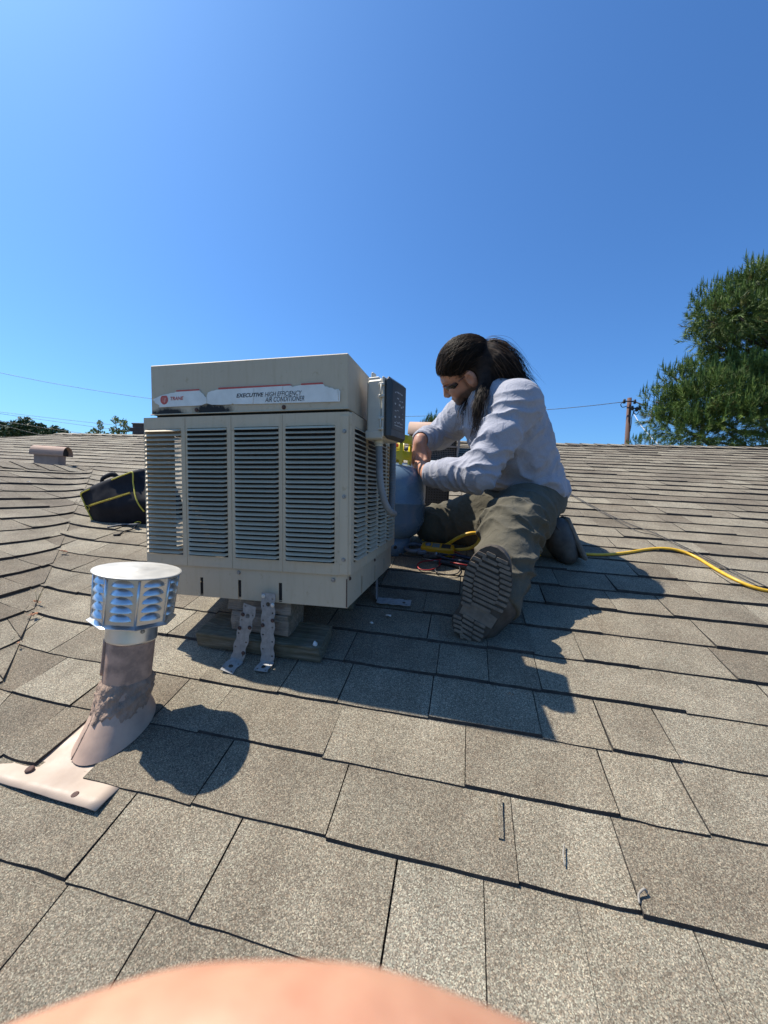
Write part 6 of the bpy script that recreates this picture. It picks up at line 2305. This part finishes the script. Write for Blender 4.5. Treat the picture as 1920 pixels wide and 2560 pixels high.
pine('distant_conifer', 'tiny conifer tips above the dormer vent behind the person', tuple(b3), tuple(at(1090, 1040, 24.0)), [PC(1088, 1042, 6, 24), PC(1080, 1058, 12, 24), PC(1065, 1068, 10, 24), PC(1095, 1064, 12, 24)], 9, .35, 1.8, .2, .02, trunk_r=.1)

def broadleaf(name, label, base, top, clusters, mat, seed, leaf=.3, dens=1.0, group=None):
    rnd = np.random.default_rng(seed)
    rr = random.Random(seed)
    root = empty(name, base)
    tag(root, label, 'tree', group)
    base, top = Vector(base), Vector(top)
    mb = MB()
    mb.tube([(base.lerp(top, i / 6) - base) for i in range(7)], [.28 * (1 - .7 * i / 6) for i in range(7)], 8)
    Vs, Ts = [], []
    for (c, r) in clusters:
        c = np.array(c)
        limb(mb, tuple(base.lerp(top, .6) - base), tuple(c - np.array(base)), .08, .02, rr, 4)
        n = int(420 * dens * (r / 1.0) ** 2 * (.3 / leaf) ** 2 * (1.6 if mat is M_LEAFD else 1.0))
        d = rnd.normal(size=(n, 3)); d /= np.linalg.norm(d, axis=1)[:, None]
        rad = r * (.3 + .7 * rnd.random((n, 1)) ** .5) * (1 + .22 * vnoise(d * 3 + seed, seed)[:, None])
        p = c + d * rad
        a = rnd.normal(size=(n, 3)); a /= np.linalg.norm(a, axis=1)[:, None]
        b = np.cross(a, rnd.normal(size=(n, 3))); b /= np.linalg.norm(b, axis=1)[:, None]
        s_ = leaf * rnd.uniform(.5, 1.1, (n, 1))
        q = np.stack([p - a * s_ * .5, p + b * s_ * .28, p + a * s_ * .5, p - b * s_ * .28], 1)
        Vs.append(q.reshape(-1, 3)); Ts.append(np.repeat(np.clip(rnd.normal(.45, .25, n), 0, 1), 4))
    mb.build('trunk', M_BARK, root)
    V = np.concatenate(Vs)
    tri_mesh('crown', V, np.arange(len(V)).reshape(-1, 4), np.concatenate(Ts), mat, root, base)
    return root
def gb(x, Y):
    p = at(x, 1300, Y); p.z = -3.3
    return tuple(p)
G = 'dark trees beyond the left end of the roof'
broadleaf('evergreen_tree', 'largest dark evergreen tree at the far left above the roof', gb(60, 42), tuple(at(60, 1060, 42)),
          [PC(62, 1066, 30, 42), PC(38, 1078, 30, 42), PC(92, 1076, 27, 42), PC(20, 1085, 24, 42), PC(70, 1088, 26, 42), PC(105, 1088, 20, 42)], M_LEAFD, 1, .5, 1.6, G)
broadleaf('evergreen_tree', 'lower dark evergreen tree right of the largest one', gb(135, 38), tuple(at(138, 1080, 38)),
          [PC(140, 1080, 20, 38), PC(162, 1088, 19, 38), PC(120, 1086, 22, 38), PC(175, 1096, 12, 38), PC(145, 1098, 18, 38)], M_LEAFD, 2, .45, 1.6, G)
broadleaf('evergreen_tree', 'dark evergreen tree cut by the left edge of the picture', gb(-60, 44), tuple(at(-50, 1060, 44)),
          [PC(-30, 1060, 30, 44), PC(0, 1072, 26, 44), PC(-70, 1070, 34, 44), PC(-10, 1095, 30, 44)], M_LEAFD, 3, .5, 1.6, G)
broadleaf('sparse_tree', 'sparse yellow-green tree left of the chimney', gb(300, 26), tuple(at(297, 1070, 26)),
          [PC(288, 1050, 11, 26), PC(308, 1058, 13, 26), PC(318, 1072, 10, 26), PC(284, 1076, 12, 26), PC(303, 1082, 13, 26)], M_LEAFL, 4, .22, 1.4)
broadleaf('sparse_tree', 'smaller pale tree between the dark trees and the sparse one', gb(240, 28), tuple(at(245, 1075, 28)),
          [PC(249, 1056, 8, 28), PC(252, 1068, 8, 28), PC(236, 1080, 12, 28), PC(255, 1085, 11, 28), PC(222, 1086, 9, 28), PC(270, 1088, 9, 28)], M_LEAFL, 5, .22, 1.4)

# ------------------------------------------------------------------ utility pole and lines
M_POLE = simple('creosoted_pole', (0.13, 0.068, 0.05), (0.085, 0.045, 0.035), 0.85, scale=4, stretch=(8, 8, .6), bscale=20, bstr=.4)
M_LINE = simple('dark_line', (0.03, 0.03, 0.032), (0.02, 0.02, 0.022), 0.6, scale=3)
M_GUY = simple('pale_guy_guard', (0.65, 0.63, 0.58), (0.5, 0.48, 0.45), 0.6, scale=3)
def build_pole():
    Y = 22.0
    top = at(1574, 995, Y)
    foot = at(1566, 1112, Y) - top
    foot = top + foot.normalized() * 14
    foot.z = -3.3
    root = empty('utility_pole', foot)
    tag(root, 'brown wooden utility pole standing behind the ridge', 'utility pole')
    r = lambda p: p - foot
    MB().tube([r(foot), r(foot.lerp(top, .5)), r(top)], [.15, .13, .10], 14).build('shaft', M_POLE, root)
    for (x0, y0, x1, y1) in ((1561, 1003, 1590, 1004), (1567, 1019, 1600, 1022)):
        MB().tube([r(at(x0, y0, Y - .2)), r(at(x1, y1, Y - .2))], .035, 6).build('bracket', M_LINE, root)
    for (x, y) in ((1561, 1003), (1587, 1004), (1581, 1020), (1592, 1023), (1599, 1020)):
        p = r(at(x, y, Y - .2))
        MB().lathe([(.02, -.12), (.075, -.09), (.05, -.03), (.08, .0), (.05, .05), (.06, .09), (.001, .12)], 10, None, p).build('insulator', M_LINE, root)
    for k, pts in enumerate((((1587, 1004), (1598, 1009), (1606, 1012), (1616, 1016)), ((1582, 1020), (1585, 1032), (1592, 1036), (1598, 1028)), ((1588, 1024), (1580, 1040), (1578, 1060), (1575, 1078)), ((1561, 1003), (1552, 1010), (1556, 1018), (1568, 1015)), ((1592, 1022), (1600, 1016), (1598, 1008)))):
        MB().tube([r(p) for p in spline([at(x, y, Y - .25) for x, y in pts], 5)], .02, 5).build('drop_wire', M_LINE, root)
build_pole()
def line(pts, label, r=.014, mat=None, name='power_line', group='overhead lines'):
    cable(name, [at(*p) for p in pts], r, mat or M_LINE, label, 'power line', 6, 5, group)
line([(1566, 1004, 21.8), (1460, 1016, 23), (1355, 1025, 24.5), (1180, 1036, 27), (1010, 1041, 30), (860, 1041, 33), (700, 1036, 36)], 'overhead line running left from the utility pole behind the person', .016)
line([(1588, 1004, 21.8), (1640, 1022, 20), (1700, 1046, 18), (1800, 1085, 16)], 'overhead line running right from the pole into the pine', .014)
line([(1582, 1030, 22), (1600, 1060, 20.5), (1618, 1082, 19.5), (1648, 1114, 18)], 'guy wire slanting down right of the utility pole', .016, M_GUY)
line([(-80, 915, 16), (0, 932, 16), (120, 956, 16.5), (250, 978, 17), (380, 997, 17.5), (520, 1012, 18)], 'single overhead line high on the left behind the unit', .011)
line([(-60, 1022, 22), (0, 1030, 22), (160, 1049, 22), (329, 1067, 22), (420, 1076, 22)], 'upper line of the pair above the left trees', .012)
line([(-60, 1025, 22), (0, 1034, 22), (140, 1054, 22), (273, 1072, 22), (400, 1087, 22)], 'lower line of the pair above the left trees', .012)
line([(-60, 1042, 20), (0, 1052, 20), (100, 1068, 20), (197, 1082, 20), (300, 1096, 20)], 'line crossing the front of the left dark trees', .011)
line([(-60, 1049, 20), (0, 1062, 20), (60, 1077, 20), (116, 1090, 20), (180, 1104, 20)], 'steeper line crossing the left dark trees near the roof', .011)

# ------------------------------------------------------------------ the photographer's hand at the lower edge of the view
def build_hand():
    def Cp(x, y, d):
        v = CR.T @ np.array([(x - 960) / FPX * d, -(y - 1280) / FPX * d, d])
        return v + np.array([0, 0, CZ])
    pts = [Cp(-420, 3130, .046), Cp(0, 2945, .044), Cp(330, 2862, .043), Cp(660, 2832, .042), Cp(960, 2872, .043), Cp(1350, 2975, .045), Cp(1800, 3180, .05)]
    pts = [np.array(p) for p in spline([Vector(p.tolist()) for p in pts], 4)]
    rad = [.0108 + .0003 * math.sin(i * .9) for i in range(len(pts))]
    allp = [Cp(1700, 3000, .05), Cp(2300, 3900, .06), Cp(1200, 4200, .06)]
    lo = np.min(pts + allp, 0) - .06; hi = np.max(pts + allp, 0) + .06
    F = Field(lo, hi, .0016)
    F.chain(pts, rad, .004)
    # knuckle, palm and the curled fingers below the view
    F.cone(Cp(1800, 3180, .05), Cp(2300, 3760, .06), .0115, .020, .01)
    F.cone(Cp(2300, 3700, .06), Cp(1700, 4300, .062), .020, .022, .01)
    for k in range(3):
        y = 3620 + k * 470
        F.chain([Cp(2150 - k * 90, y + 120, .056), Cp(1500, y, .049), Cp(900, y - 10, .047), Cp(380 + k * 60, y + 60, .048)], [.0115, .0100, .0095, .0080 - .0006 * k], .003)
    F.chain([Cp(2350, 3500, .06), Cp(2500, 2900, .07), Cp(2420, 2500, .08)], [.015, .012, .010], .006)
    V, Q = F.mesh()
    V = relax(V, Q, 1, .4)
    root = empty('person', tuple(Cp(1700, 4300, .062)))
    tag(root, "photographer's blurred pink fingertip crossing the bottom edge of the picture", 'person')
    o = npmesh('hand', V, Q, M_HANDSKIN, root, np.array(root.location))
M_HANDSKIN = skin_mat('fair_sunlit_skin', (0.56, 0.30, 0.185), (0.47, 0.225, 0.135), False, 90.0)
build_hand()
